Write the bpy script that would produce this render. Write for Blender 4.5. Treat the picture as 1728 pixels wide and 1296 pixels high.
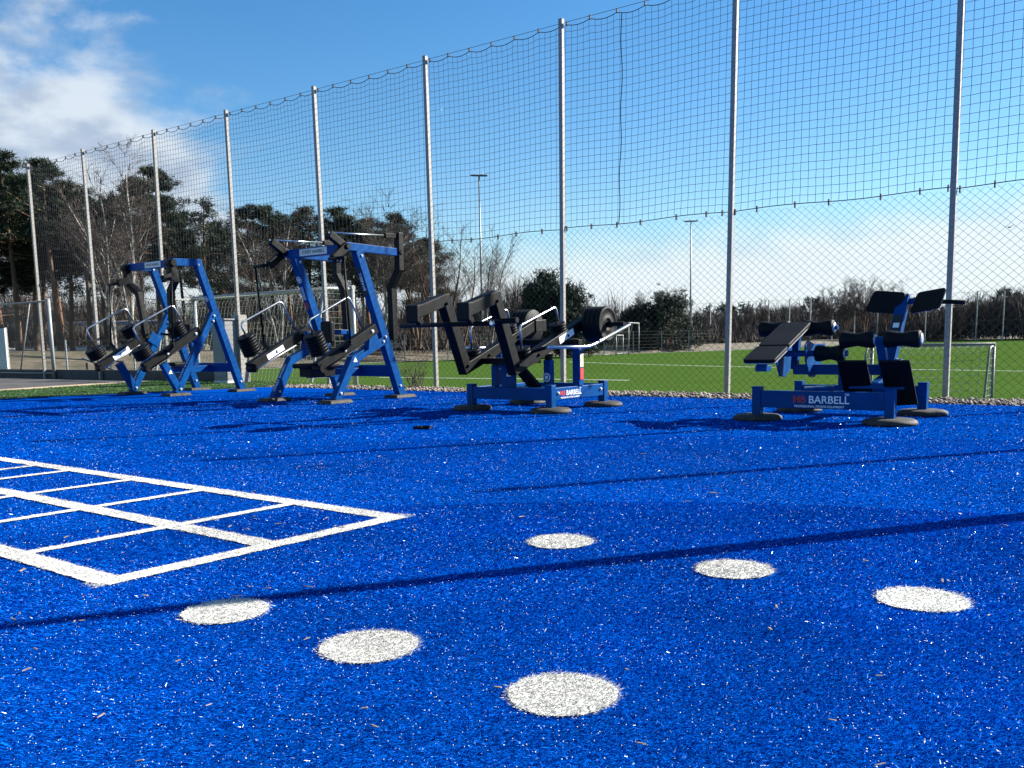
import bpy, math, random
import numpy as np
from mathutils import Vector, Matrix

for o in list(bpy.data.objects):
    bpy.data.objects.remove(o)
scene = bpy.context.scene
col = scene.collection
R = math.radians
rng = np.random.default_rng(7)
random.seed(7)

# ------------------------------------------------------------------ camera
F_PX, CX, CY, PITCH, ROLL, CAM_H = 1567.04, 864.0, 777.746, 0.1314, 0.0205, 0.75   # photo pixels (1728 x 1296)
cam_data = bpy.data.cameras.new('camera')
cam = bpy.data.objects.new('camera', cam_data)
col.objects.link(cam)
cam_data.sensor_fit = 'HORIZONTAL'
cam_data.sensor_width = 36.0
cam_data.lens = F_PX / 1728.0 * 36.0
cam_data.shift_y = (CY - 648.0) / 1728.0
cam_data.clip_start = 0.05
cam_data.clip_end = 3000.0
_c, _s, _cr, _sr = math.cos(PITCH), math.sin(PITCH), math.cos(ROLL), math.sin(ROLL)
_F = Vector((0, _c, -_s)); _R0 = Vector((1, 0, 0)); _U0 = Vector((0, _s, _c))
_R = _R0 * _cr - _U0 * _sr
_U = _R0 * _sr + _U0 * _cr
cam.matrix_world = Matrix(((_R.x, _U.x, -_F.x, 0), (_R.y, _U.y, -_F.y, 0), (_R.z, _U.z, -_F.z, CAM_H), (0, 0, 0, 1)))
scene.camera = cam

# ------------------------------------------------------------------ light
SUN_EL, SUN_DIR = R(28.9), Vector((0.944, 0.33, 0)).normalized()
world = bpy.data.worlds.new('World'); scene.world = world
world.use_nodes = True
wn, wl = world.node_tree.nodes, world.node_tree.links
wn.clear()
def N(t, **kw):
    n = wn.new(t)
    for k, v in kw.items(): setattr(n, k, v)
    return n
def wmath(op, a, b=None, c=None):
    n = N('ShaderNodeMath', operation=op)
    for i, v in enumerate((a, b, c)):
        if v is None: continue
        if isinstance(v, (int, float)): n.inputs[i].default_value = v
        else: wl.new(v, n.inputs[i])
    return n.outputs[0]
def wstep(v, lo, hi, olo=0.0, ohi=1.0):
    n = N('ShaderNodeMapRange', interpolation_type='SMOOTHSTEP')
    wl.new(v, n.inputs[0])
    for i, x in enumerate((lo, hi, olo, ohi)): n.inputs[i + 1].default_value = x
    return n.outputs[0]
sky = N('ShaderNodeTexSky', sky_type='NISHITA', sun_disc=False)
sky.sun_elevation = SUN_EL
sky.sun_rotation = math.atan2(SUN_DIR.x, SUN_DIR.y)
sky.altitude = 0; sky.air_density = 1.0; sky.dust_density = 0.15; sky.ozone_density = 3.0
tc = N('ShaderNodeTexCoord')
sep = N('ShaderNodeSeparateXYZ'); wl.new(tc.outputs['Generated'], sep.inputs[0])
az = wmath('ARCTAN2', sep.outputs[0], sep.outputs[1])
el = wmath('ARCSINE', sep.outputs[2])
comb = N('ShaderNodeCombineXYZ')
wl.new(az, comb.inputs[0]); wl.new(wmath('MULTIPLY', el, 1.9), comb.inputs[1])
noise = N('ShaderNodeTexNoise'); noise.inputs['Scale'].default_value = 7.0; noise.inputs['Detail'].default_value = 9
noise.inputs['Roughness'].default_value = 0.56; noise.inputs['Distortion'].default_value = 0.25
wl.new(comb.outputs[0], noise.inputs['Vector'])
noise2 = N('ShaderNodeTexNoise'); noise2.inputs['Scale'].default_value = 16.0; noise2.inputs['Detail'].default_value = 8
wl.new(comb.outputs[0], noise2.inputs['Vector'])
# cumulus field: thick in the western half of the sky, broken towards the middle, none in the east
cover = wmath('ADD', wstep(az, R(-8), R(-25), -0.30, 0.21), wstep(el, R(18), R(9), -0.12, 0.17))
cum = wmath('ADD', noise.outputs[0], cover)
cum = wmath('MULTIPLY', wstep(cum, 0.48, 0.74), wstep(az, R(-95), R(-55)))
# thin veil low over the horizon
veil_edge = wmath('ADD', wmath('MULTIPLY', az, 0.07), wmath('MULTIPLY', wmath('SUBTRACT', noise2.outputs[0], 0.5), 0.03))
veil_h = wmath('SUBTRACT', el, veil_edge)
veil = wstep(veil_h, R(6.3), R(2.8), 0.0, 0.95)
veil = wmath('MULTIPLY', veil, wstep(el, R(-4), R(0)))
veil = wmath('MULTIPLY', veil, wmath('MULTIPLY', wstep(az, R(-80), R(-40)), wstep(az, R(110), R(60))))
cloud = wmath('MAXIMUM', wmath('MULTIPLY', cum, 0.88), veil)
ccol = N('ShaderNodeMixRGB'); ccol.inputs[1].default_value = (2.9, 3.4, 4.2, 1); ccol.inputs[2].default_value = (4.7, 5.1, 5.5, 1)
wl.new(wstep(noise2.outputs[0], 0.35, 0.62), ccol.inputs[0])
mixc = N('ShaderNodeMixRGB'); wl.new(cloud, mixc.inputs[0])
skyg = N('ShaderNodeHueSaturation'); skyg.inputs['Saturation'].default_value = 1.3; skyg.inputs['Value'].default_value = 1.0
wl.new(sky.outputs[0], skyg.inputs['Color'])
vcol = N('ShaderNodeMixRGB'); vcol.inputs[2].default_value = (5.2, 5.75, 6.1, 1); wl.new(veil, vcol.inputs[0]); wl.new(ccol.outputs[0], vcol.inputs[1])
wl.new(skyg.outputs[0], mixc.inputs[1]); wl.new(vcol.outputs[0], mixc.inputs[2])
bg = N('ShaderNodeBackground'); bg.inputs[1].default_value = 0.054
wl.new(mixc.outputs[0], bg.inputs[0])
wout = N('ShaderNodeOutputWorld'); wl.new(bg.outputs[0], wout.inputs[0])

sun_data = bpy.data.lights.new('sun', 'SUN'); sun_data.energy = 5.0; sun_data.angle = R(0.53); sun_data.color = (1.0, 0.95, 0.86)
sun = bpy.data.objects.new('sun', sun_data); col.objects.link(sun)
sd = Vector((SUN_DIR.x * math.cos(SUN_EL), SUN_DIR.y * math.cos(SUN_EL), math.sin(SUN_EL)))
sun.rotation_euler = sd.to_track_quat('Z', 'Y').to_euler()
sun.location = (20, 8, 20)

scene.view_settings.view_transform = 'Standard'
scene.view_settings.look = 'None'
scene.view_settings.exposure = 1.66
scene.view_settings.gamma = 1.0
scene.view_settings.use_curve_mapping = False
scene.cycles.use_denoising = True
scene.cycles.max_bounces = 6
scene.cycles.transparent_max_bounces = 8

# ------------------------------------------------------------------ measuring: pixel -> direction -> point on a known plane
TH = 2.2277
AX = Vector((math.sin(TH), math.cos(TH), 0))      # along the fence, to the right
BX = Vector((-AX.y, AX.x, 0))                     # across the fence, away from the camera
ROT_AB = math.atan2(AX.y, AX.x)
def ray(px, py):
    u0, v0 = (px - CX) / F_PX, (py - CY) / F_PX
    u = _cr * u0 - _sr * v0; v = _sr * u0 + _cr * v0
    return Vector((u, _c - v * _s, -_s - v * _c))
def ground(px, py, z=0.0):
    d = ray(px, py); t = (z - CAM_H) / d.z
    return Vector((d.x * t, d.y * t, z))
def at_depth(px, py, Y):
    d = ray(px, py); t = Y / d.y
    return Vector((d.x * t, Y, CAM_H + d.z * t))
def on_b(px, py, b):
    d = ray(px, py); t = b / d.dot(BX)
    return d.dot(AX) * t, CAM_H + d.z * t          # a, z
def W(a, b, z=0.0):
    return Vector((AX.x * a + BX.x * b, AX.y * a + BX.y * b, z))

# ------------------------------------------------------------------ materials
def mat(name, color, rough=0.6, metal=0.0, spec=0.5, var=0.0, vscale=8.0, bump=0.0, bscale=60.0, island=0.0, color2=None, coord='Object', trans=0.0, coat=0.0):
    m = bpy.data.materials.new(name); m.use_nodes = True
    nt = m.node_tree; n = nt.nodes; l = nt.links
    p = n['Principled BSDF']
    p.inputs['Base Color'].default_value = (*color, 1)
    p.inputs['Roughness'].default_value = rough
    p.inputs['Metallic'].default_value = metal
    p.inputs['Specular IOR Level'].default_value = spec
    if coat: p.inputs['Coat Weight'].default_value = coat; p.inputs['Coat Roughness'].default_value = 0.2
    tcn = n.new('ShaderNodeTexCoord')
    last = None
    if color2 is not None or var:
        nz = n.new('ShaderNodeTexNoise'); nz.inputs['Scale'].default_value = vscale; nz.inputs['Detail'].default_value = 6
        l.new(tcn.outputs[coord], nz.inputs['Vector'])
        mx = n.new('ShaderNodeMixRGB')
        c2 = color2 if color2 is not None else tuple(max(0, c * (1 - var)) for c in color)
        c1 = color if color2 is not None else tuple(min(1, c * (1 + var)) for c in color)
        mx.inputs[1].default_value = (*c1, 1); mx.inputs[2].default_value = (*c2, 1)
        mr = n.new('ShaderNodeMapRange'); mr.inputs[1].default_value = 0.38; mr.inputs[2].default_value = 0.62
        l.new(nz.outputs[0], mr.inputs[0]); l.new(mr.outputs[0], mx.inputs[0])
        last = mx.outputs[0]
    if island:
        g = n.new('ShaderNodeNewGeometry')
        hs = n.new('ShaderNodeHueSaturation')
        mr = n.new('ShaderNodeMapRange'); mr.inputs[3].default_value = 1 - island; mr.inputs[4].default_value = 1 + island
        l.new(g.outputs['Random Per Island'], mr.inputs[0]); l.new(mr.outputs[0], hs.inputs['Value'])
        if last: l.new(last, hs.inputs['Color'])
        else: hs.inputs['Color'].default_value = (*color, 1)
        last = hs.outputs[0]
    if last: l.new(last, p.inputs['Base Color'])
    if bump:
        nb = n.new('ShaderNodeTexNoise'); nb.inputs['Scale'].default_value = bscale; nb.inputs['Detail'].default_value = 5
        l.new(tcn.outputs[coord], nb.inputs['Vector'])
        bm_ = n.new('ShaderNodeBump'); bm_.inputs['Strength'].default_value = bump; bm_.inputs['Distance'].default_value = 0.01
        l.new(nb.outputs[0], bm_.inputs['Height']); l.new(bm_.outputs[0], p.inputs['Normal'])
    if trans:
        tr = n.new('ShaderNodeBsdfTranslucent')
        if last: l.new(last, tr.inputs[0])
        else: tr.inputs[0].default_value = (*color, 1)
        ms = n.new('ShaderNodeMixShader'); ms.inputs[0].default_value = trans
        l.new(p.outputs[0], ms.inputs[1]); l.new(tr.outputs[0], ms.inputs[2])
        l.new(ms.outputs[0], n['Material Output'].inputs[0])
    return m
M = {}
M['blue'] = mat('blue_paint', (0.0003, 0.048, 0.178), 0.42, spec=0.07, var=0.08, vscale=5, bump=0.04, bscale=180)
M['black'] = mat('black_paint', (0.0028, 0.0034, 0.0044), 0.5, spec=0.13, var=0.15, vscale=6, bump=0.05, bscale=160)
M['pad'] = mat('black_rubber_pad', (0.0035, 0.0042, 0.0054), 0.6, spec=0.15, bump=0.08, bscale=220)
M['rubber'] = mat('weathered_rubber', (0.024, 0.022, 0.020), 0.75, var=0.3, vscale=14, bump=0.2, bscale=90)
M['steel'] = mat('brushed_steel', (0.55, 0.55, 0.54), 0.28, metal=1.0, var=0.1, vscale=20)
M['zinc'] = mat('galvanised_steel', (0.225, 0.215, 0.20), 0.6, metal=0.0, var=0.14, vscale=26, bump=0.06, bscale=90)
M['white'] = mat('white_print', (0.78, 0.79, 0.80), 0.5)
M['greyplate'] = mat('silver_plate', (0.42, 0.44, 0.46), 0.4, metal=0.3)
M['red'] = mat('red_print', (0.45, 0.02, 0.025), 0.5)
M['yellow'] = mat('yellow_print', (0.75, 0.55, 0.05), 0.5)
M['paleyellow'] = mat('pale_yellow_print', (0.55, 0.52, 0.33), 0.5)
M['inkblack'] = mat('black_print', (0.015, 0.015, 0.02), 0.5)
M['goalwhite'] = mat('goal_paint', (0.25, 0.265, 0.265), 0.5)
M['goalgrey'] = mat('weathered_goal_tube', (0.13, 0.145, 0.14), 0.6)
M['net'] = mat('dark_net_cord', (0.008, 0.014, 0.024), 0.8)
M['wire'] = mat('chain_wire', (0.035, 0.042, 0.046), 0.65, metal=0.0)
M['goalnet'] = mat('goal_net_cord', (0.17, 0.21, 0.18), 0.8)

# ------------------------------------------------------------------ mesh builder
class MB:
    def __init__(s): s.v = []; s.f = []
    def add(s, vs, fs):
        o = len(s.v); s.v += [tuple(v) for v in vs]; s.f += [tuple(i + o for i in f) for f in fs]; return s
    def hexa(s, c):                                     # 8 corners: bottom 4, top 4
        return s.add(c, [(3, 2, 1, 0), (4, 5, 6, 7), (0, 1, 5, 4), (1, 2, 6, 5), (2, 3, 7, 6), (3, 0, 4, 7)])
    def box(s, c, size):
        x, y, z = c; a, b, h = (k / 2 for k in size)
        return s.hexa([(x - a, y - b, z - h), (x + a, y - b, z - h), (x + a, y + b, z - h), (x - a, y + b, z - h),
                       (x - a, y - b, z + h), (x + a, y - b, z + h), (x + a, y + b, z + h), (x - a, y + b, z + h)])
    def beam(s, p, q, w, h, side=(1, 0, 0)):            # w along 'side', h square to it
        p, q, sd_ = Vector(p), Vector(q), Vector(side).normalized()
        d = (q - p).normalized(); sd_ = (sd_ - d * sd_.dot(d)).normalized(); up = sd_.cross(d)
        cs = []
        for e in (p, q):
            cs.append([e - sd_ * w / 2 - up * h / 2, e + sd_ * w / 2 - up * h / 2, e + sd_ * w / 2 + up * h / 2, e - sd_ * w / 2 + up * h / 2])
        return s.hexa(cs[0] + cs[1])
    def path(s, pts, w, h, side=(1, 0, 0)):             # box section swept along a bent path, mitred
        pts = [Vector(p) for p in pts]; sd0 = Vector(side).normalized()
        rings = []
        for i, p in enumerate(pts):
            d1 = (pts[i] - pts[i - 1]).normalized() if i else None
            d2 = (pts[i + 1] - pts[i]).normalized() if i < len(pts) - 1 else None
            d = (d1 + d2).normalized() if d1 and d2 else (d1 or d2)
            sd_ = (sd0 - d * sd0.dot(d)).normalized(); up = sd_.cross(d)
            k = 1.0 / max(0.35, d.dot(d1)) if d1 and d2 else 1.0
            rings.append([p - sd_ * w / 2 - up * h * k / 2, p + sd_ * w / 2 - up * h * k / 2, p + sd_ * w / 2 + up * h * k / 2, p - sd_ * w / 2 + up * h * k / 2])
        vs = [v for r in rings for v in r]; fs = [(3, 2, 1, 0)]
        for i in range(len(rings) - 1):
            o = i * 4
            for j in range(4): fs.append((o + j, o + (j + 1) % 4, o + 4 + (j + 1) % 4, o + 4 + j))
        o = (len(rings) - 1) * 4; fs.append((o, o + 1, o + 2, o + 3))
        return s.add(vs, fs)
    def tube(s, pts, r, n=10, cap=True):
        pts = [Vector(p) for p in pts]
        rs = r if isinstance(r, (list, tuple)) else [r] * len(pts)
        d = (pts[1] - pts[0]).normalized()
        u = d.orthogonal().normalized()
        vs = []; fs = []
        for i, p in enumerate(pts):
            if i == 0: d = pts[1] - pts[0]
            elif i == len(pts) - 1: d = pts[i] - pts[i - 1]
            else: d = (pts[i + 1] - pts[i]).normalized() + (pts[i] - pts[i - 1]).normalized()
            d = d.normalized(); u = (u - d * u.dot(d)).normalized(); w = d.cross(u)
            for k in range(n):
                t = 2 * math.pi * k / n
                vs.append(p + (u * math.cos(t) + w * math.sin(t)) * rs[i])
        for i in range(len(pts) - 1):
            for k in range(n):
                a, b = i * n + k, i * n + (k + 1) % n
                fs.append((a, b, b + n, a + n))
        if cap: fs.append(tuple(range(n - 1, -1, -1))); fs.append(tuple((len(pts) - 1) * n + k for k in range(n)))
        return s.add(vs, fs)
    def lathe(s, prof, origin, axis, n=24):             # prof: (radius, distance along axis)
        o, ax = Vector(origin), Vector(axis).normalized(); u = ax.orthogonal().normalized(); w = ax.cross(u)
        vs = []; fs = []
        for r, h in prof:
            for k in range(n):
                t = 2 * math.pi * k / n
                vs.append(o + ax * h + (u * math.cos(t) + w * math.sin(t)) * max(r, 1e-4))
        for i in range(len(prof) - 1):
            for k in range(n):
                a, b = i * n + k, i * n + (k + 1) % n
                fs.append((a, b, b + n, a + n))
        fs.append(tuple(range(n - 1, -1, -1))); fs.append(tuple((len(prof) - 1) * n + k for k in range(n)))
        return s.add(vs, fs)
    def prism(s, poly, thick):                          # polygon corners + thickness vector
        poly = [Vector(p) for p in poly]; t = Vector(thick); n = len(poly)
        vs = poly + [p + t for p in poly]
        fs = [tuple(range(n - 1, -1, -1)), tuple(range(n, 2 * n))] + [(i, (i + 1) % n, n + (i + 1) % n, n + i) for i in range(n)]
        return s.add(vs, fs)
    def mesh(s, name):
        me = bpy.data.meshes.new(name); me.from_pydata(s.v, [], s.f); me.update(); return me
    def build(s, name, m, parent=None, smooth=False, bevel=0.0):
        me = s.mesh(name); me.materials.append(m)
        o = bpy.data.objects.new(name, me); col.objects.link(o)
        if parent: o.parent = parent
        if smooth:
            me.polygons.foreach_set('use_smooth', [len(p.vertices) <= 4 for p in me.polygons])
        if bevel:
            b = o.modifiers.new('bevel', 'BEVEL'); b.width = bevel; b.segments = 2; b.limit_method = 'ANGLE'; b.angle_limit = R(35)
        return o
def np_mesh(name, verts, faces_flat, per, m, parent=None):
    """fast mesh: verts (n,3), faces as flat index array with 'per' corners each"""
    me = bpy.data.meshes.new(name)
    verts = np.asarray(verts, dtype=np.float32).reshape(-1, 3)
    idx = np.asarray(faces_flat, dtype=np.int32).ravel()
    nf = len(idx) // per
    me.vertices.add(len(verts)); me.vertices.foreach_set('co', verts.ravel())
    me.loops.add(len(idx)); me.loops.foreach_set('vertex_index', idx)
    me.polygons.add(nf)
    me.polygons.foreach_set('loop_start', np.arange(0, nf * per, per, dtype=np.int32))
    me.update(calc_edges=True); me.validate()
    me.materials.append(m)
    o = bpy.data.objects.new(name, me); col.objects.link(o)
    if parent: o.parent = parent
    return o
def tag(o, label=None, cat=None, group=None, kind=None):
    if label: o['label'] = label
    if cat: o['category'] = cat
    if group: o['group'] = group
    if kind: o['kind'] = kind
    return o
def empty(name, loc=(0, 0, 0), rz=0.0):
    o = bpy.data.objects.new(name, None); col.objects.link(o)
    o.location = loc; o.rotation_euler = (0, 0, rz); o.empty_display_size = 0.2
    return o
def link_copy(src, parent=None):
    c = src.copy(); col.objects.link(c); c.parent = parent
    for ch in src.children: link_copy(ch, c)
    return c
def text_part(name, body, m, parent, origin, xdir, updir, size, extrude=0.0006, align='CENTER'):
    cu = bpy.data.curves.new(name, 'FONT'); cu.body = body; cu.size = size; cu.extrude = extrude; cu.align_x = align; cu.align_y = 'CENTER'; cu.offset = size * 0.012
    tmp = bpy.data.objects.new('tmp_text', cu); col.objects.link(tmp)
    dg = bpy.context.evaluated_depsgraph_get(); dg.update()
    me = bpy.data.meshes.new_from_object(tmp.evaluated_get(dg))
    bpy.data.objects.remove(tmp); bpy.data.curves.remove(cu)
    x, u = Vector(xdir).normalized(), Vector(updir); u = (u - x * u.dot(x)).normalized(); z = x.cross(u); o_ = Vector(origin)
    me.transform(Matrix(((x.x, u.x, z.x, o_.x), (x.y, u.y, z.y, o_.y), (x.z, u.z, z.z, o_.z), (0, 0, 0, 1))))
    me.materials.clear(); me.materials.append(m)
    o = bpy.data.objects.new(name, me); col.objects.link(o); o.parent = parent
    return o
def flat_mesh(name, pts, m, kind='structure', parent=None):
    mb = MB(); mb.add(pts, [tuple(range(len(pts)))])
    o = mb.build(name, m, parent)
    if kind: o['kind'] = kind
    return o

# ================================================================== THE SETTING
FZ = -0.6                                           # the pitch lies below the training ground
M['terrain'] = mat('rough_ground', (0.11, 0.10, 0.055), 0.95, color2=(0.06, 0.075, 0.03), vscale=0.25, bump=0.5, bscale=2)
M['asphalt'] = mat('grey_asphalt', (0.06, 0.056, 0.055), 0.9, var=0.3, vscale=1.5, bump=0.3, bscale=40)
M['sand'] = mat('sandy_edging', (0.42, 0.31, 0.20), 0.95, var=0.15, vscale=2, bump=0.3, bscale=50)
M['stonebed'] = mat('gravel_bed', (0.10, 0.085, 0.07), 0.95, color2=(0.2, 0.18, 0.155), vscale=45, bump=0.8, bscale=45)
M['bank'] = mat('dry_bank', (0.125, 0.10, 0.07), 0.95, color2=(0.06, 0.055, 0.03), vscale=1.2, bump=0.6, bscale=6)
M['kerb'] = mat('dark_kerb', (0.05, 0.05, 0.052), 0.85, var=0.2, vscale=4)

def field_material():
    m = bpy.data.materials.new('pitch_grass'); m.use_nodes = True
    n, l = m.node_tree.nodes, m.node_tree.links; p = n['Principled BSDF']; p.inputs['Roughness'].default_value = 0.75
    p.inputs['Specular IOR Level'].default_value = 0.0
    t = n.new('ShaderNodeTexCoord')
    n1 = n.new('ShaderNodeTexNoise'); n1.inputs['Scale'].default_value = 0.35; n1.inputs['Detail'].default_value = 5
    n2 = n.new('ShaderNodeTexNoise'); n2.inputs['Scale'].default_value = 14; n2.inputs['Detail'].default_value = 8
    for q in (n1, n2): l.new(t.outputs['Object'], q.inputs['Vector'])
    a = n.new('ShaderNodeMixRGB'); a.inputs[1].default_value = (0.038, 0.078, 0.014, 1); a.inputs[2].default_value = (0.057, 0.107, 0.022, 1); l.new(n1.outputs[0], a.inputs[0])
    b = n.new('ShaderNodeMixRGB'); b.blend_type = 'MULTIPLY'; b.inputs[0].default_value = 0.75
    mr = n.new('ShaderNodeMapRange'); mr.inputs[1].default_value = 0.3; mr.inputs[2].default_value = 0.7; mr.inputs[3].default_value = 0.6; mr.inputs[4].default_value = 1.25
    l.new(n2.outputs[0], mr.inputs[0]); l.new(a.outputs[0], b.inputs[1]); l.new(mr.outputs[0], b.inputs[2]); l.new(b.outputs[0], p.inputs['Base Color'])
    bp = n.new('ShaderNodeBump'); bp.inputs['Strength'].default_value = 0.6; bp.inputs['Distance'].default_value = 0.03; l.new(n2.outputs[0], bp.inputs['Height']); l.new(bp.outputs[0], p.inputs['Normal'])
    return m
M['field'] = field_material()

flat_mesh('terrain', [(-900, -300, FZ - 0.25), (900, -300, FZ - 0.25), (900, 1500, FZ - 0.25), (-900, 1500, FZ - 0.25)], M['terrain'])

# outer edge of the pitch, measured along its far touch line
EDGE = [(-34, 38), (-24, 43.5), (-13.4, 50), (-9.2, 58), (-3.9, 63), (2.6, 67.5), (17.2, 76.5), (44.9, 104), (64, 120), (110, 150)]
pts = [W(-60, 13.0, FZ), W(-18, 12.9, FZ), W(60, 12.9, FZ), Vector((150, 60, FZ)), Vector((150, 150, FZ))] + [Vector((x, y, FZ)) for x, y in reversed(EDGE)]
flat_mesh('football_pitch', pts, M['field'])
# platform of the training ground: ground slab, then the blue carpet, strips and slope laid on it
def slab(name, abpts, z, m, kind='structure'):
    return flat_mesh(name, [W(a, b, z) for a, b in abpts], m, kind)
CREST = [(-80, 11.75), (-14.6, 11.75), (-13.3, 10.82), (40, 10.82)]
slab('ground', [(-80, -30), (40, -30)] + CREST[::-1], -0.012, M['asphalt'])
mb = MB()
mb.add([W(a, b, -0.012) for a, b in CREST] + [W(a, 13.1, FZ - 0.02) for a, b in CREST], [(i, i + 1, i + 5, i + 4) for i in range(3)])
mb.build('slope', M['terrain'])['kind'] = 'structure'

# ------------------------------------------------ blue turf
def turf_material(name, c1, c2, rough, spec, trans):
    m = bpy.data.materials.new(name); m.use_nodes = True
    n, l = m.node_tree.nodes, m.node_tree.links; p = n['Principled BSDF']
    p.inputs['Roughness'].default_value = rough; p.inputs['Specular IOR Level'].default_value = spec
    g = n.new('ShaderNodeNewGeometry')
    mx = n.new('ShaderNodeMixRGB'); mx.inputs[1].default_value = (*c1, 1); mx.inputs[2].default_value = (*c2, 1)
    l.new(g.outputs['Random Per Island'], mx.inputs[0])
    gl_ = n.new('ShaderNodeMapRange'); gl_.inputs[1].default_value = 0.84; gl_.inputs[2].default_value = 0.86; gl_.inputs[3].default_value = spec; gl_.inputs[4].default_value = max(spec, 0.55)
    l.new(g.outputs['Random Per Island'], gl_.inputs[0]); l.new(gl_.outputs[0], p.inputs['Specular IOR Level'])
    nz = n.new('ShaderNodeTexNoise'); nz.inputs['Scale'].default_value = 1.3; nz.inputs['Detail'].default_value = 4
    l.new(g.outputs['Position'], nz.inputs['Vector'])
    mr = n.new('ShaderNodeMapRange'); mr.inputs[1].default_value = 0.35; mr.inputs[2].default_value = 0.65; mr.inputs[3].default_value = 0.78; mr.inputs[4].default_value = 1.16
    l.new(nz.outputs[0], mr.inputs[0])
    ml = n.new('ShaderNodeMixRGB'); ml.blend_type = 'MULTIPLY'; ml.inputs[0].default_value = 1
    l.new(mx.outputs[0], ml.inputs[1]); l.new(mr.outputs[0], ml.inputs[2]); l.new(ml.outputs[0], p.inputs['Base Color'])
    if trans:
        tr = n.new('ShaderNodeBsdfTranslucent'); l.new(ml.outputs[0], tr.inputs[0])
        ms = n.new('ShaderNodeMixShader'); ms.inputs[0].default_value = trans
        l.new(p.outputs[0], ms.inputs[1]); l.new(tr.outputs[0], ms.inputs[2]); l.new(ms.outputs[0], n['Material Output'].inputs[0])
    return m
M['turf_base'] = mat('blue_turf_base', (0.0003, 0.030, 0.21), 0.8, spec=0.0, color2=(0.001, 0.080, 0.44), vscale=70, bump=1.0, bscale=90, coord='Object')
M['fibre'] = turf_material('blue_fibre', (0.0002, 0.031, 0.24), (0.0005, 0.172, 0.78), 0.3, 0.0, 0.0)
M['wbase'] = mat('white_turf_base', (0.66, 0.65, 0.61), 0.9, var=0.3, vscale=90, bump=0.6, bscale=120)
M['wfibre'] = turf_material('white_fibre', (0.54, 0.53, 0.49), (0.78, 0.77, 0.73), 0.6, 0.3, 0.2)
M['gbase'] = mat('green_turf_base', (0.02, 0.05, 0.012), 0.9, var=0.3, vscale=40, bump=0.6, bscale=60)
M['gfibre'] = turf_material('green_fibre', (0.035, 0.11, 0.012), (0.09, 0.22, 0.03), 0.6, 0.3, 0.25)
M['grain'] = mat('pale_glint_grain', (0.80, 0.82, 0.84), 0.3, spec=0.6, island=0.25)  # pale colour stands for sand and for glints off the fibres

L0, L1 = (-15.0, -30), (-13.15, 10.15)              # left edge of the blue carpet
def left_edge(b): return -14.62 + (b - 6.0) * 0.36 if b > 6.0 else -14.62
blue_poly = [(left_edge(-28), -28), (30, -28), (30, 10.12), (left_edge(10.12), 10.12), (left_edge(6.0), 6.0)]
slab('blue_turf', blue_poly, 0.0, M['turf_base'])
slab('green_turf_strip', [(left_edge(-28) - 0.02, -28), (left_edge(6) - 0.02, 6.0), (-13.35, 10.75), (-14.7, 11.7), (-18.2, 11.7), (-17.1, 6.0), (-17.1, -28)], 0.002, M['gbase'])
slab('sandy_path_edge', [(-17.13, -28), (-17.13, 6.0), (-18.23, 11.7), (-19.0, 11.7), (-17.75, 6.0), (-17.75, -28)], -0.004, M['sand'])
slab('gravel_bed', [(-13.1, 10.14), (30, 10.14), (30, 10.81), (-13.3, 10.81)], -0.005, M['stonebed'])

# marking geometry in (a, b)
g_ab = lambda px, py: (lambda p: (p.dot(AX), p.dot(BX)))(ground(px, py))
DOTS = [g_ab(*p) for p in ((946, 915), (1238, 962), (1556, 1013), (381, 1033), (623, 1092), (949, 1173))]
DOT_R = [0.125, 0.127, 0.127, 0.125, 0.127, 0.122]
LADDER = []                                         # (p, q, half width): straight white turf lines
_cor = {k: g_ab(*v) for k, v in {'far0': (668, 874.5), 'near0': (187.5, 982.5), 'mid0': (446, 918.5)}.items()}
fa, na, ma = _cor['far0'], _cor['near0'], _cor['mid0']
def dir2(p, q): d = math.hypot(q[0] - p[0], q[1] - p[1]); return ((q[0] - p[0]) / d, (q[1] - p[1]) / d)
fl = dir2(fa, g_ab(54, 783)); nl = dir2(na, g_ab(0, 930)); ml_ = dir2(ma, g_ab(0, 829))
LEN = 4.4
def along(p, d, t): return (p[0] + d[0] * t, p[1] + d[1] * t)
LADDER.append((fa, along(fa, fl, LEN), 0.046)); LADDER.append((ma, along(ma, ml_, LEN), 0.046)); LADDER.append((na, along(na, nl, LEN), 0.046))
LADDER.append((along(na, dir2(fa, na), 0.03), along(fa, dir2(na, fa), 0.03), 0.043))
for pf in ((487.5, 852.5), (345.8, 827.5), (227, 810), (118.7, 795)):
    f_ = g_ab(*pf); t = math.hypot(f_[0] - fa[0], f_[1] - fa[1])
    LADDER.append((along(na, nl, t), along(fa, fl, t), 0.029))
LADDER.append((along(na, nl, LEN), along(fa, fl, LEN), 0.036))
for t in (3.25, 3.85): LADDER.append((along(na, nl, t), along(fa, fl, t), 0.024))

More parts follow.
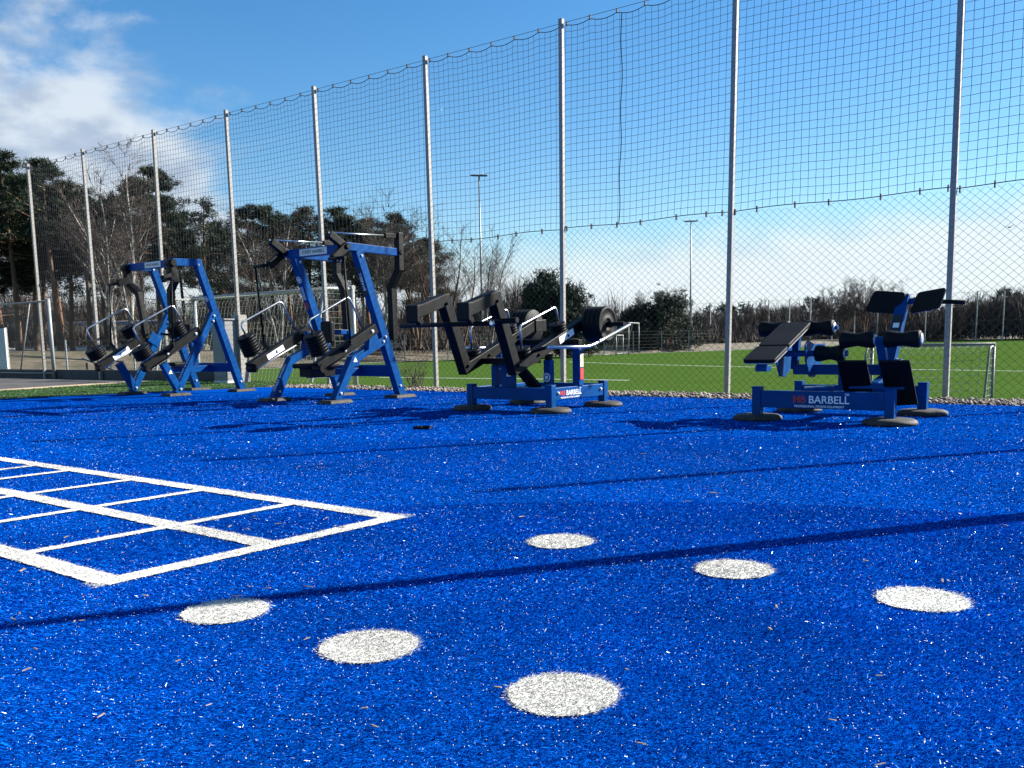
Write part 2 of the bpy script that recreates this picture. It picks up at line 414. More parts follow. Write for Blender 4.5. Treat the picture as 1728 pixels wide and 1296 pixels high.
def mark_mask(a, b, grow=0.0):
    """0 none, 1.. index of the marking under the points"""
    out = np.zeros(len(a), dtype=np.int16)
    for i, (p, r) in enumerate(zip(DOTS, DOT_R)):
        out[(a - p[0]) ** 2 + (b - p[1]) ** 2 < (r + grow) ** 2] = 1 + i
    for i, (p, q, hw) in enumerate(LADDER):
        dx, dy = q[0] - p[0], q[1] - p[1]; L = math.hypot(dx, dy); dx /= L; dy /= L
        t = (a - p[0]) * dx + (b - p[1]) * dy; s_ = (a - p[0]) * -dy + (b - p[1]) * dx
        out[(t > -hw) & (t < L + hw) & (np.abs(s_) < hw + grow)] = 10 + i
    return out
def blade_arrays(a, b, length, width, lean, zbase=0.0, zhi=0.95):
    """bent two-triangle blades standing at (a, b); returns verts (n*4,3) and quads"""
    n = len(a)
    x = AX.x * a + BX.x * b; y = AX.y * a + BX.y * b
    phi = rng.uniform(0, 2 * np.pi, n)
    # pile mostly lies one way, as rolled carpet does
    lx = np.cos(phi) * 0.75 + 0.45; ly = np.sin(phi) * 0.75 - 0.55
    nrm = np.hypot(lx, ly) + 1e-6; ln = lean * rng.uniform(0.5, 1.3, n)
    lx = lx / nrm * ln * 1.5; ly = ly / nrm * ln * 1.5
    th = rng.uniform(0, np.pi, n); wx = np.cos(th) * width / 2; wy = np.sin(th) * width / 2
    hz = length * rng.uniform(0.6, 1.15, n)
    z0 = np.full(n, zbase)
    v = np.empty((n, 3, 3), dtype=np.float32)
    v[:, 0] = np.stack([x - wx, y - wy, z0], 1); v[:, 1] = np.stack([x + wx, y + wy, z0], 1)
    v[:, 2] = np.stack([x + lx * hz, y + ly * hz, z0 + hz * rng.uniform(0.3, zhi, n)], 1)
    return v
blue_v = []; white_v = {}
ZONES = [(1.2, 2.6, 100000, 0.0078, 0.0027), (2.6, 4.2, 46000, 0.009, 0.0038), (4.2, 7.0, 14500, 0.010, 0.0062), (7.0, 14.5, 3000, 0.011, 0.013)]
for r0, r1, dens, ln, wd in ZONES:
    half = R(62)
    area = half * (r1 * r1 - r0 * r0)
    n = int(area * dens)
    rad = np.sqrt(rng.uniform(r0 * r0, r1 * r1, n)); angs = rng.uniform(-half, half, n)
    x = rad * np.sin(angs); y = rad * np.cos(angs)
    a = AX.x * x + AX.y * y; b = BX.x * x + BX.y * y
    keep = (b < 10.1) & (a > np.where(b > 6, -14.6 + (b - 6) * 0.36, -14.6)) & ((np.abs(angs) < R(39)) | (rng.uniform(0, 1, n) < .5)); a, b = a[keep], b[keep]
    ja = a + rng.normal(0, 0.005, len(a)); jb = b + rng.normal(0, 0.005, len(a))
    mk = mark_mask(ja, jb)
    blue_v.append(blade_arrays(a[mk == 0], b[mk == 0], ln, wd, 1.1, 0.0, 0.85 if r1 < 5 else 0.55))
    for i in np.unique(mk):
        if i: white_v.setdefault(int(i), []).append((a[mk == i], b[mk == i], ln * 1.05, wd))
bv = np.concatenate(blue_v).reshape(-1, 3)
tag(np_mesh('turf_fibres', bv, np.arange(len(bv)), 3, M['fibre']), 'short blue artificial turf fibres carpeting the training ground', 'turf', kind='stuff')
def white_fibres(i, parent):
    arr = [blade_arrays(a, b, ln, wd, 1.0, 0.004) for a, b, ln, wd in white_v.get(i, [])]
    # pile is denser on the inlays
    if not arr: return
    v = np.concatenate(arr).reshape(-1, 3)
    np_mesh('white_fibres', v, np.arange(len(v)), 3, M['wfibre'], parent)['kind'] = 'stuff'
DOT_LABEL = ['small white turf dot nearest the leg press, above the long shadow', 'white turf dot between the far one and the rightmost one, just under the long shadow',
             'rightmost white turf dot on the blue carpet', 'leftmost white turf dot, touched by the long shadow', 'white turf dot between the leftmost one and the nearest one', 'largest white turf dot, nearest the camera']
for i, (p, r) in enumerate(zip(DOTS, DOT_R)):
    mb = MB(); n = 64; ring = []
    for k in range(n):
        t = 2 * math.pi * k / n; rr = r * (0.955 + 0.02 * math.sin(3 * t + i) + random.uniform(-0.012, 0.012))
        ring.append(W(p[0] + rr * math.cos(t), p[1] + rr * math.sin(t), 0.004))
    mb.add(ring, [tuple(range(n))])
    o = tag(mb.build('white_dot', M['wbase']), DOT_LABEL[i], 'floor marking', 'white dots on the blue turf')
    white_fibres(1 + i, o)
lad = tag(empty('ladder_marking', W(*ma)), 'white ladder of turf lines inlaid in the blue carpet at left', 'floor marking')
inv = Matrix.Translation(-Vector(lad.location))
for i, (p, q, hw) in enumerate(LADDER):
    dx, dy = dir2(p, q); nx, ny = -dy * hw, dx * hw
    L = math.hypot(q[0] - p[0], q[1] - p[1]); ns = max(4, int(L / 0.06)); lft, rgt = [], []
    for k in range(ns + 1):
        c = along(p, (dx, dy), L * k / ns)
        e1, e2 = 1 + random.uniform(-0.1, 0.1), 1 + random.uniform(-0.1, 0.1)
        z = 0.004 + 0.0004 * (i % 8)
        lft.append(W(c[0] + nx * e1, c[1] + ny * e1, z) - Vector(lad.location)); rgt.append(W(c[0] - nx * e2, c[1] - ny * e2, z) - Vector(lad.location))
    mb = MB(); mb.add(lft + rgt, [(k, k + 1, ns + 2 + k, ns + 1 + k) for k in range(ns)])
    o = mb.build('line', M['wbase'], lad)
    arr = white_v.get(10 + i)
    if arr:
        v = np.concatenate([blade_arrays(a, b, ln, wd, 1.0, 0.004) for a, b, ln, wd in arr]).reshape(-1, 3) - np.array(lad.location)
        np_mesh('white_fibres', v, np.arange(len(v)), 3, M['wfibre'], o)['kind'] = 'stuff'
# green fibres on the strip behind the left machine
n = 26000
b = rng.uniform(2.0, 11.6, n); a = rng.uniform(-18.2, -12.6, n)
keep = (a < np.where(b > 6, -14.64 + (b - 6) * 0.36, -14.64)) & (a > np.where(b > 6, -17.1 - (b - 6) * 0.19, -17.1)); a, b = a[keep], b[keep]
v = blade_arrays(a, b, 0.03, 0.022, 0.9).reshape(-1, 3)
tag(np_mesh('green_fibres', v, np.arange(len(v)), 3, M['gfibre']), 'green artificial turf fibres on the strip left of the blue carpet', 'turf', kind='stuff')
# bright grains in the pile: sand specks, and turf glints painted as pale colour
xs_, ys_, ss_ = [], [], []
for r0, r1, dens, g0 in ((1.3, 2.2, 1500, .0010), (2.2, 3.4, 1000, .0011), (3.4, 6.0, 420, .0014), (6.0, 12.5, 90, .0022)):
    n = int(R(37) * (r1 * r1 - r0 * r0) * dens)
    rad = np.sqrt(rng.uniform(r0 * r0, r1 * r1, n)); angs = rng.uniform(-R(37), R(37), n)
    xs_.append(rad * np.sin(angs)); ys_.append(rad * np.cos(angs)); ss_.append(g0 * rng.uniform(.35, 1.0, n) ** 1.5 * 1.7)
x, y, sz = np.concatenate(xs_), np.concatenate(ys_), np.concatenate(ss_)
bb = BX.x * x + BX.y * y; aa = AX.x * x + AX.y * y
k = (bb < 10.1) & (aa > -14.2) & (mark_mask(aa, bb) == 0); x, y, sz = x[k], y[k], sz[k]; n = len(x)
tet = np.array([(1, 0, 0), (-0.5, 0.87, 0), (-0.5, -0.87, 0), (0, 0, 0.9)])
rotz = rng.uniform(0, 6.28, n); c_, s_ = np.cos(rotz), np.sin(rotz)
v = np.empty((n, 4, 3))
for j in range(4):
    tx, ty, tz = tet[j]
    v[:, j, 0] = x + (tx * c_ - ty * s_) * sz; v[:, j, 1] = y + (tx * s_ + ty * c_) * sz; v[:, j, 2] = 0.0085 + tz * sz
fidx = (np.arange(n)[:, None] * 4 + np.array([0, 1, 3, 1, 2, 3, 2, 0, 3])[None]).ravel()
tag(np_mesh('glint_grains', v, fidx, 3, M['grain']), 'pale grains in the blue turf pile, standing for sand specks and painted glints', 'sand', kind='stuff')

# gravel stones along the fence
M['pebble'] = mat('pebble', (0.20, 0.165, 0.14), 0.85, island=0.9)
n = 5200
a = rng.uniform(-13.2, 4.5, n); b = 10.08 + 0.80 * rng.uniform(0, 1, n) ** 1.1; sz = rng.uniform(0.010, 0.030, n)
octa = np.array([(1, 0, 0), (0, 1, 0), (-1, 0, 0), (0, -1, 0), (0, 0, 0.7), (0, 0, -0.7)])
x = AX.x * a + BX.x * b; y = AX.y * a + BX.y * b; rot = rng.uniform(0, 6.28, n); c_, s_ = np.cos(rot), np.sin(rot); el_ = rng.uniform(0.7, 1.5, n)
v = np.empty((n, 6, 3))
for j in range(6):
    tx, ty, tz = octa[j]; tx = tx * el_ * rng.uniform(.8, 1.2, n); ty = ty / el_ * rng.uniform(.8, 1.2, n)
    v[:, j, 0] = x + (tx * c_ - ty * s_) * sz; v[:, j, 1] = y + (tx * s_ + ty * c_) * sz; v[:, j, 2] = sz * 0.45 + tz * sz
tri = np.array([0, 1, 4, 1, 2, 4, 2, 3, 4, 3, 0, 4, 1, 0, 5, 2, 1, 5, 3, 2, 5, 0, 3, 5])
tag(np_mesh('gravel_stones', v, (np.arange(n)[:, None] * 6 + tri[None]).ravel(), 3, M['pebble']), 'loose pale and dark gravel stones along the foot of the fence', 'gravel', kind='stuff')

# kerb of dark planks on the left
mb = MB(); mb.beam(W(-48, 11.45, 0.06), W(-15.6, 11.45, 0.06), 0.12, 0.30, side=BX)
tag(mb.build('plank_kerb', M['kerb'], bevel=0.01), 'long dark kerb board along the foot of the fence at far left', 'kerb')

# embankment beyond the pitch
mb = MB(); vs = []; fs = []
for i, (x, y) in enumerate(EDGE):
    d = Vector((EDGE[min(i + 1, len(EDGE) - 1)][0] - EDGE[max(i - 1, 0)][0], EDGE[min(i + 1, len(EDGE) - 1)][1] - EDGE[max(i - 1, 0)][1], 0)).normalized()
    nn = Vector((-d.y, d.x, 0))
    topz = [0.75, 0.65, 0.35, 0.1, 0.05, 0.0, -0.1, -0.2, -0.2, -0.2][i]
    base = Vector((x, y, FZ - 0.02)) + nn * 1.2
    vs += [base, base + nn * 4.5 + Vector((0, 0, topz - FZ)), base + nn * 90 + Vector((0, 0, topz - FZ + 0.2)), base + nn * 95 + Vector((0, 0, -0.3))]
for i in range(len(EDGE) - 1):
    for j in range(3): fs.append((i * 4 + j, i * 4 + 4 + j, i * 4 + 5 + j, i * 4 + 1 + j))
mb.add(vs, fs); mb.build('embankment', M['bank'])['kind'] = 'structure'

# white lines on the pitch
def ribbon(pts, w, name, label):
    mb = MB(); vs = []
    for i, p in enumerate(pts):
        d = (pts[min(i + 1, len(pts) - 1)] - pts[max(i - 1, 0)]).normalized(); nn = Vector((-d.y, d.x, 0)) * w / 2
        vs += [p + nn, p - nn]
    mb.add(vs, [(2 * i, 2 * i + 1, 2 * i + 3, 2 * i + 2) for i in range(len(pts) - 1)])
    return tag(mb.build(name, M['linepaint']), label, 'pitch line', 'white lines on the football pitch')
M['linepaint'] = mat('line_paint', (0.55, 0.58, 0.52), 0.9, var=0.2, vscale=3)
ribbon([Vector((x, y - 0.6, FZ + 0.006)) for x, y in EDGE[1:]], 0.22, 'pitch_line', 'long white line along the far edge of the football pitch')
ribbon([ground(640, 637, FZ) + Vector((0, 0, .006)), ground(924, 640, FZ) + Vector((0, 0, .006)), ground(1062, 642, FZ) + Vector((0, 0, .006))], 0.14, 'pitch_line', 'white pitch line ending just right of the leg press')
ribbon([ground(x, y, FZ) + Vector((0, 0, .006)) for x, y in ((960, 611), (1082, 615), (1221, 618.6), (1690, 626), (1900, 629))], 0.13, 'pitch_line', 'white pitch line crossing behind the rightmost machine')

# ================================================================== FENCE
FB = 11.35
PX = {0: ((47, 281), (76, 635.5)), 1: ((139, 253), (170, 637)), 2: ((258.6, 219.8), (284.6, 645)), 3: ((381, 186.6), (408.5, 645)), 4: ((529, 142.6), (556.5, 645)),
      5: ((717, 95), (736.6, 653)), 6: ((947, 32.4), (950.3, 644)), 7: ((1241.6, 0), (1226, 662)), 8: ((1611, 280), (1595.4, 670))}
H_F, H_M = 5.16, 2.30
posts = {}
for i, (t, b_) in PX.items():
    at, zt = on_b(*t, FB); ab_, zb = on_b(*b_, FB)
    sl = (at - ab_) / (zt - zb); a0 = ab_ - sl * zb
    posts[i] = (a0, a0 + sl * H_F)
step = (posts[8][0] - posts[0][0]) / 8
for i in range(9, 14): posts[i] = (posts[8][0] + .91 * step * (i - 8), posts[8][0] + .91 * step * (i - 8))
NP = 10
fence_a0 = posts[6][0]
fence = tag(empty('ball_fence', W(fence_a0, FB), ROT_AB), 'tall galvanised fence of square posts with net above and chain link below', 'fence')
for i in range(NP + 1):
    a0, a1 = posts[i]; mb = MB()
    mb.beam((a0 - fence_a0, 0, -0.5), (a1 - fence_a0, 0, H_F), 0.062, 0.062, side=(1, 0, 0))
    mb.box((a1 - fence_a0, 0, H_F + 0.004), (0.068, 0.068, 0.008))
    mb.build('post', M['zinc'], fence, bevel=0.004)
def wires(curves, r, name, m, parent):
    """curves: list of (k,3) arrays -> three sided cords in one mesh"""
    V = []; Fc = []; off = 0
    for c in curves:
        c = np.asarray(c); k = len(c)
        d = np.gradient(c, axis=0); d /= np.linalg.norm(d, axis=1)[:, None] + 1e-9
        ref = np.where(np.abs(d[:, 2:3]) > 0.9, np.array([[1., 0, 0]]), np.array([[0, 0, 1.]]))
        u = np.cross(d, ref); u /= np.linalg.norm(u, axis=1)[:, None] + 1e-9; w = np.cross(d, u)
        ring = np.stack([c + r * (u * math.cos(t) + w * math.sin(t)) for t in (0, 2.094, 4.189)], 1)
        V.append(ring.reshape(-1, 3))
        base = off + np.arange(k - 1)[:, None] * 3
        for j in range(3):
            j2 = (j + 1) % 3
            Fc.append(np.concatenate([base + j, base + j2, base + 3 + j2, base + 3 + j], 1))
        off += k * 3
    return np_mesh(name, np.concatenate(V), np.concatenate(Fc).ravel(), 4, m, parent)
CELL = 0.098
for i in range(NP):
    a0 = posts[i][0] - fence_a0; a1 = posts[i + 1][0] - fence_a0; t0 = posts[i][1] - fence_a0; t1 = posts[i + 1][1] - fence_a0
    w = a1 - a0
    ph = rng.uniform(0, 6)
    nclip = 6
    def net_pos(u, v):
        # u 0..1 across, v 0..1 up: lacing rope sags between the clips, the whole net bellies a little
        lean = (t0 + (t1 - t0) * u) - (a0 + (a1 - a0) * u)
        zlo = H_M + 0.012 * np.sin(u * 9 + ph); zhi = H_F - 0.05
        z = zlo + (zhi - zlo) * v - (0.045 * np.abs(np.sin(u * np.pi * nclip)) ** 0.8) * v ** 14 - 0.03 * np.sin(np.pi * u) * v
        x = a0 + (a1 - a0) * u + lean * z / H_F + 0.004 * np.sin(v * 7 + u * 5 + ph) + 0.02 * (v - 0.5)
        y = 0.045 + 0.03 * np.sin(np.pi * u) * np.sin(np.pi * v) * math.sin(ph)
        return np.stack([x, y + 0 * u, z], 1)
    nu, nv = int(round(w / CELL)), int(round((H_F - H_M) / CELL)); cur = []
    us = np.linspace(0.012, 0.988, nu + 1); vs_ = np.linspace(0, 1, nv + 1)
    for u in us: cur.append(net_pos(np.full(nv + 1, u) + rng.normal(0, 0.0006, nv + 1), vs_))
    uf = np.linspace(0.012, 0.988, nu * 2 + 1)
    for v_ in vs_[1:-1]: cur.append(net_pos(uf, np.full(len(uf), v_) + rng.normal(0, 0.0006, len(uf))))
    tag(wires(cur, 0.0030, 'net_panel', M['net'], fence), kind='stuff')
    ue = np.linspace(0.012, 0.988, 60)
    for lv in (1.0, 0.0): wires([net_pos(ue, np.full(60, lv))], 0.0065, 'lacing_rope', M['net'], fence)
    wires([np.array([[t0, 0.045, H_F - 0.035], [t1, 0.045, H_F - 0.035]])], 0.004, 'top_wire', M['net'], fence)
    # ties
    mb = MB()
    for k in range(nclip + 1):
        u = np.array([min(max(k / nclip, 0.02), 0.98)]); p = net_pos(u, np.array([1.0]))[0]
        mb.box((p[0], p[1], p[2] + 0.012), (0.014, 0.03, 0.06))
        p = net_pos(np.clip(u + rng.uniform(-.04, .04), .02, .98), np.array([0.0]))[0]; mb.box((p[0], p[1], p[2] - 0.01), (0.014, 0.03, 0.075))
    tag(mb.build('ties', M['net'], fence), kind='stuff')
    if i == 6:
        zz = np.linspace(0, 1, 24); sm = net_pos(0.36 + 0.004 * np.sin(zz * 20) + 0.0 * zz - 0.02 * np.clip(0.15 - zz, 0, 1), zz)
        wires([sm], 0.008, 'seam_rope', M['net'], fence)
    # chain link
    pitch, rise = 0.104, 0.088; hgt = H_M - 0.02; cur = []
    run = hgt / rise * pitch
    for sgn in (1, -1):
        k0 = -int(run / pitch) - 1
        for k in range(k0, int(w / pitch) + int(run / pitch) + 2):
            x0 = k * pitch; pA = np.array([x0, -.12]); pB = np.array([x0 + sgn * run, hgt])
            # clip to the bay
            ts = [0.0, 1.0]; dxx = pB[0] - pA[0]
            lo, hi = sorted(((0 - x0) / dxx, (w - x0) / dxx)); lo = max(lo, 0); hi = min(hi, 1)
            if hi - lo < 0.01: continue
            tt = np.linspace(lo, hi, max(2, int((hi - lo) * 6) + 1))
            xs = a0 + x0 + dxx * tt; zs = -.12 + (hgt + .12) * tt
            cur.append(np.stack([xs, np.full(len(tt), 0.04 + 0.003 * sgn) + 0.01 * np.sin(xs * 3 + zs * 2), zs + 0.006 * np.sin(xs * 7 + ph)], 1))
    tag(wires(cur, 0.0019, 'chain_link_panel', M['wire'], fence), kind='stuff')

# ================================================================== MACHINES
def fillet(pts, r=0.05, n=5):
    pts = [Vector(p) for p in pts]; out = [pts[0]]
    for i in range(1, len(pts) - 1):
        p, a, b = pts[i], pts[i - 1], pts[i + 1]
        d1 = (a - p); d2 = (b - p); k = min(r, d1.length * 0.45, d2.length * 0.45)
        s_, e_ = p + d1.normalized() * k, p + d2.normalized() * k
        for j in range(n + 1):
            t = j / n; out.append(s_ * (1 - t) ** 2 + p * 2 * t * (1 - t) + e_ * t * t)
    out.append(pts[-1]); return out
class Machine:
    """coordinates in metres in the fence frame: a along the fence, b towards it; stored relative to the machine's own base"""
    def __init__(s, name, a0, b0, label, cat):
        s.a0, s.b0 = a0, b0
        s.root = tag(empty(name, W(a0, b0), ROT_AB), label, cat)
    def P(s, k, b, z): return Vector((k, b - s.b0, z))
    def part(s, mb, name, m, parent=None, smooth=False, bevel=0.004, label=None):
        o = mb.build(name, M[m], parent or s.root, smooth, bevel)
        if label: o['label'] = label
        return o
    def path(s, name, m, pts, w, h, side=(1, 0, 0), parent=None, bevel=0.005):
        return s.part(MB().path([s.P(*p) for p in pts], w, h, side), name, m, parent, bevel=bevel)
    def tube(s, name, m, pts, r, n=12, parent=None, round_=0.0):
        pp = [s.P(*p) for p in pts]
        if round_: pp = fillet(pp, round_)
        return s.part(MB().tube(pp, r, n), name, m, parent, smooth=True, bevel=0)
    def box(s, name, m, c, size, parent=None, bevel=0.004):
        return s.part(MB().box(s.P(*c), size), name, m, parent, bevel=bevel)
DISC = [(0.62, 0), (0.86, 0), (0.97, 0.12), (1.0, 0.35), (1.0, 0.65), (0.97, 0.88), (0.86, 1.0), (0.62, 1.0)]
def discs(mc, k, b, z, axis, n, r, t, parent=None, gap=0.9):
    ax = Vector(axis).normalized(); base = mc.P(k, b, z)
    me = MB().lathe([(rr * r, h * t * gap) for rr, h in DISC], (0, 0, 0), ax, 26).mesh('weight_disc')
    me.materials.append(M['black']); me.polygons.foreach_set('use_smooth', [len(p.vertices) == 4 for p in me.polygons])
    for i in range(n):
        o = bpy.data.objects.new('weight_disc', me); col.objects.link(o); o.parent = parent or mc.root; o.location = base + ax * t * i
    mc.part(MB().tube([base - ax * 0.03, base + ax * (t * n + 0.015)], r * 0.16, 10), 'disc_spindle', 'black', parent, True, 0)
def triangle_sticker(mc, c, xdir, up, nrm, s=0.05):
    c, x, u, nn = Vector(c), Vector(xdir).normalized(), Vector(up).normalized(), Vector(nrm).normalized()
    o = mc.part(MB().prism([c - x * s * .6 - u * s * .5, c + x * s * .6 - u * s * .5, c + u * s * .6], nn * 0.002), 'warning_sticker', 'white', bevel=0)
    k = 0.62; c2 = c - u * 0.002 + nn * 0.0021
    mc.part(MB().prism([c2 - x * s * .6 * k - u * s * .5 * k, c2 + x * s * .6 * k - u * s * .5 * k, c2 + u * s * .6 * k], nn * 0.001), 'warning_triangle', 'yellow', o, bevel=0)
def round_sticker(mc, c, nrm, r):
    c, nn = Vector(c), Vector(nrm).normalized()
    o = mc.part(MB().lathe([(r, 0), (r, 0.002)], c, nn, 24), 'round_sticker', 'white', bevel=0)
    mc.part(MB().lathe([(r * .74, 0), (r * .74, 0.001)], c + nn * 0.0022, nn, 24), 'sticker_ring', 'blue', o, bevel=0)
    mc.part(MB().lathe([(r * .46, 0), (r * .46, 0.001)], c + nn * 0.0034, nn, 20), 'sticker_centre', 'white', o, bevel=0)

def foot_slab(mc, k, b):
    mb = MB(); p = mc.P(k, b, 0); w, l, h = 0.13, 0.19, 0.045
    mb.hexa([p + Vector(v) for v in ((-w, -l, 0.004), (w, -l, 0.004), (w, l, 0.004), (-w, l, 0.004), (-w * .8, -l * .88, h), (w * .8, -l * .88, h), (w * .8, l * .88, h), (-w * .8, l * .88, h))])
    mc.part(mb, 'rubber_foot', 'rubber', bevel=0.008)
def face_text(mc, body, p, q, k, up_off, size, m='white', name='lettering', depth=0.0015, side=1):
    """lettering running from p to q (b,z) on the +a face at k"""
    P0, P1 = mc.P(k, *p), mc.P(k, *q); d = (P1 - P0).normalized(); nrm = Vector((side, 0, 0)); up = nrm.cross(d)
    return text_part(name, body, M[m], mc.root, (P0 + P1) / 2 + up * up_off + nrm * depth, d, up, size)

# ---------------------------------------------------------------- high press / pull-down machines
def lever_assembly(mc, s, kl, p_end, p_piv, stacks, loop, rod_top, rod_bot, rocker_k, plate):
    k = s * kl
    d = Vector((0, p_piv[0] - p_end[0], p_piv[1] - p_end[1])).normalized(); up = Vector((0, -d.z, d.y))
    lev = mc.path('weight_lever', 'black', [(k, p_end[0] - d.y * .06, p_end[1] - d.z * .06), (k, p_piv[0] + d.y * .06, p_piv[1] + d.z * .06)], 0.105, 0.125)
    mc.part(MB().lathe([(0.05, -0.07), (0.055, -0.06), (0.055, 0.06), (0.05, 0.07)], mc.P(k, p_end[0] - d.y * .01, p_end[1] - d.z * .03 - .02), (1, 0, 0), 18), 'end_cap', 'black', lev, True, 0)
    for (b, z, n, r, t) in stacks:
        discs(mc, k, b, z, up, n, r, t, lev)
    mc.tube('bent_handle', 'steel', [(k, *p) for p in loop], 0.0125, 10, lev, 0.06)
    if plate:
        c = mc.P(k + 0.054, p_end[0] + d.y * 0.37, p_end[1] + d.z * 0.37)
        mc.part(MB().prism([c - d * .15 - up * .035, c + d * .15 - up * .035, c + d * .15 + up * .035, c - d * .15 + up * .035], (0.002, 0, 0)), 'lever_plate', 'white', lev, bevel=0)
    # side tube below the lever and the lug that takes the pull rod
    mc.tube('side_rail', 'black' if not plate else 'greyplate', [(k + 0.07, p_end[0] + .02, p_end[1] - .035), (k + 0.07, p_piv[0] - .2, p_piv[1] - .17)], 0.009, 8, lev)
    rb = rod_bot
    tt = (rb[1] - p_end[0]) / (p_piv[0] - p_end[0]); zl = p_end[1] + (p_piv[1] - p_end[1]) * tt
    mc.path('rod_lug', 'black', [(k, rb[1], zl), (s * rb[0], rb[1], rb[2] - 0.01)], 0.05, 0.06, side=(0, 1, 0), parent=lev)
    mc.tube('pull_rod', 'black', [(s * rod_top[0], rod_top[1], rod_top[2]), (s * rb[0], rb[1], rb[2])], 0.013, 10)
    mc.part(MB().lathe([(0.02, -0.03), (0.027, -0.02), (0.027, 0.02), (0.02, 0.03)], mc.P(s * rb[0], rb[1], rb[2]), (1, 0, 0), 14), 'rod_joint', 'black', lev, True, 0)
    mc.part(MB().tube([mc.P(s * rocker_k, rod_top[1] + .02, rod_top[2] + .005), mc.P(s * (rod_top[0] + .03), rod_top[1], rod_top[2])], 0.022, 12), 'rocker_bar', 'black', None, True, 0)

def machine_pulldown():
    mc = Machine('pulldown_machine', -9.245, 8.25, 'blue pull-down machine with overhead rods, between the left machine and the leg press', 'gym machine')
    K = 0.585
    for s in (-1, 1):
        mc.path('rear_leg', 'blue', [(s * K, 8.85, 0.03), (s * K, 8.165, 1.86)], 0.10, 0.115)
        mc.path('front_leg', 'blue', [(s * K, 7.705, 0.03), (s * K, 8.005, 0.52), (s * K, 8.58, 0.77)], 0.10, 0.10)
        ta = mc.path('top_arm', 'blue', [(s * K, 7.96, 1.905), (s * K, 8.94, 1.882)], 0.085, 0.095)
        mc.part(MB().lathe([(0.03, -0.07), (0.036, -0.06), (0.036, 0.06), (0.03, 0.07)], mc.P(s * K, 8.90, 1.883), (1, 0, 0), 16), 'pivot_cap', 'black', ta, True, 0)
        mc.part(MB().lathe([(0.03, -0.07), (0.036, -0.06), (0.036, 0.06), (0.03, 0.07)], mc.P(s * K, 7.97, 1.905), (1, 0, 0), 16), 'pivot_cap', 'black', ta, True, 0)
        foot_slab(mc, s * K, 7.71); foot_slab(mc, s * K, 8.84)
        mc.part(MB().prism([mc.P(s * K - .045, 8.22, .64), mc.P(s * K - .045, 8.42, .73), mc.P(s * K - .045, 8.36, .88), mc.P(s * K - .045, 8.26, .90)], (0.13 if s > 0 else 0.09, 0, 0)), 'pivot_bracket', 'blue')
        # rear press arm, bent inwards
        arm = mc.path('press_arm', 'black', [(s * .60, 8.90, 2.135), (s * .60, 8.89, 1.67), (s * .45, 8.885, 1.44), (s * .44, 8.90, 0.76)], 0.085, 0.09, side=(0, 1, 0))
        mc.path('arm_lug', 'black', [(s * .60, 8.86, 2.09), (s * .585, 8.66, 2.08)], 0.05, 0.06, parent=arm)
        mc.tube('arm_grip', 'black', [(s * .44, 8.88, 0.80), (s * .26, 8.80, 0.80)], 0.018, 10, arm)
        rk = mc.path('rocker', 'black', [(s * .55, 7.755, 2.04), (s * .56, 7.985, 1.905)], 0.075, 0.085)
        mc.path('rocker_drop', 'black', [(s * .60, 7.97, 1.90), (s * .60, 7.76, 1.74)], 0.07, 0.10, parent=rk)
        mc.tube('link_rod', 'steel', [(s * .56, 7.75, 2.055), (s * .585, 8.70, 2.085)], 0.011, 10)
        lever_assembly(mc, s, .645, (7.44, .47), (8.30, .885), [(7.455, .615, 7, .118, .037)],
                       [(7.36, .86), (7.285, 1.0), (7.945, 1.297), (8.165, .91)], (.838, 7.714, 1.737), (.825, 7.775, .756), .56, s < 0)
    mc.path('top_crossbar', 'blue', [(-K + .045, 8.03, 1.885), (K - .045, 8.03, 1.885)], 0.08, 0.11, side=(0, 1, 0))
    mc.path('rear_crossbeam', 'blue', [(-K + .05, 8.715, 0.36), (K - .05, 8.715, 0.36)], 0.09, 0.15, side=(0, 1, 0))
    mc.path('centre_beam', 'blue', [(0, 8.68, 0.35), (0, 7.80, 0.35)], 0.10, 0.10)
    mc.path('centre_post', 'blue', [(0, 8.62, 0.42), (0, 8.50, 0.90)], 0.08, 0.08)
    mc.path('pad_stem', 'blue', [(0, 8.54, 0.875), (0, 8.19, 0.875)], 0.06, 0.06)
    mc.box('chest_pad', 'pad', (0, 8.15, 0.875), (0.20, 0.08, 0.28), bevel=0.025)
    mc.box('seat', 'pad', (0, 7.93, 0.455), (0.32, 0.52, 0.06), bevel=0.02)
    mc.box('seat_box', 'black', (0, 7.95, 0.37), (0.22, 0.40, 0.11))
    # plate and lettering
    pl = mc.part(MB().box(mc.P(-0.02, 7.988, 1.885), (0.52, 0.004, 0.085)), 'name_plate', 'greyplate', bevel=0)
    text_part('lettering', 'STREET BARBELL', M['inkblack'], pl, mc.P(-0.02, 7.9855, 1.885), (1, 0, 0), (0, 0, 1), 0.058)
    # lettering on front faces of the left front leg and the right rear leg
    dl = Vector((0, 0.30, 0.49)).normalized(); up = Vector((-1, 0, 0))
    text_part('lettering', 'STREET BARBELL', M['white'], mc.root, mc.P(-K, 7.855, .275) + Vector((0, -dl.z, dl.y)) * .0515, dl, up, 0.055)
    dr = Vector((0, -0.685, 1.83)).normalized(); nr = Vector((0, -dr.z, dr.y))
    pl2 = mc.part(MB().beam(mc.P(K, 8.36, 1.34) + nr * .0585, mc.P(K, 8.235, 1.675) + nr * .0585, 0.07, 0.003), 'side_sticker', 'inkblack', bevel=0)
    text_part('lettering', 'BARBELL', M['white'], pl2, mc.P(K, 8.2975, 1.5075) + nr * .0605, dr, (-1, 0, 0), 0.06)
    pl3 = mc.part(MB().beam(mc.P(-K, 8.36, 1.33) + nr * .0585, mc.P(-K, 8.30, 1.50) + nr * .0585, 0.05, 0.003), 'side_sticker', 'greyplate', bevel=0)
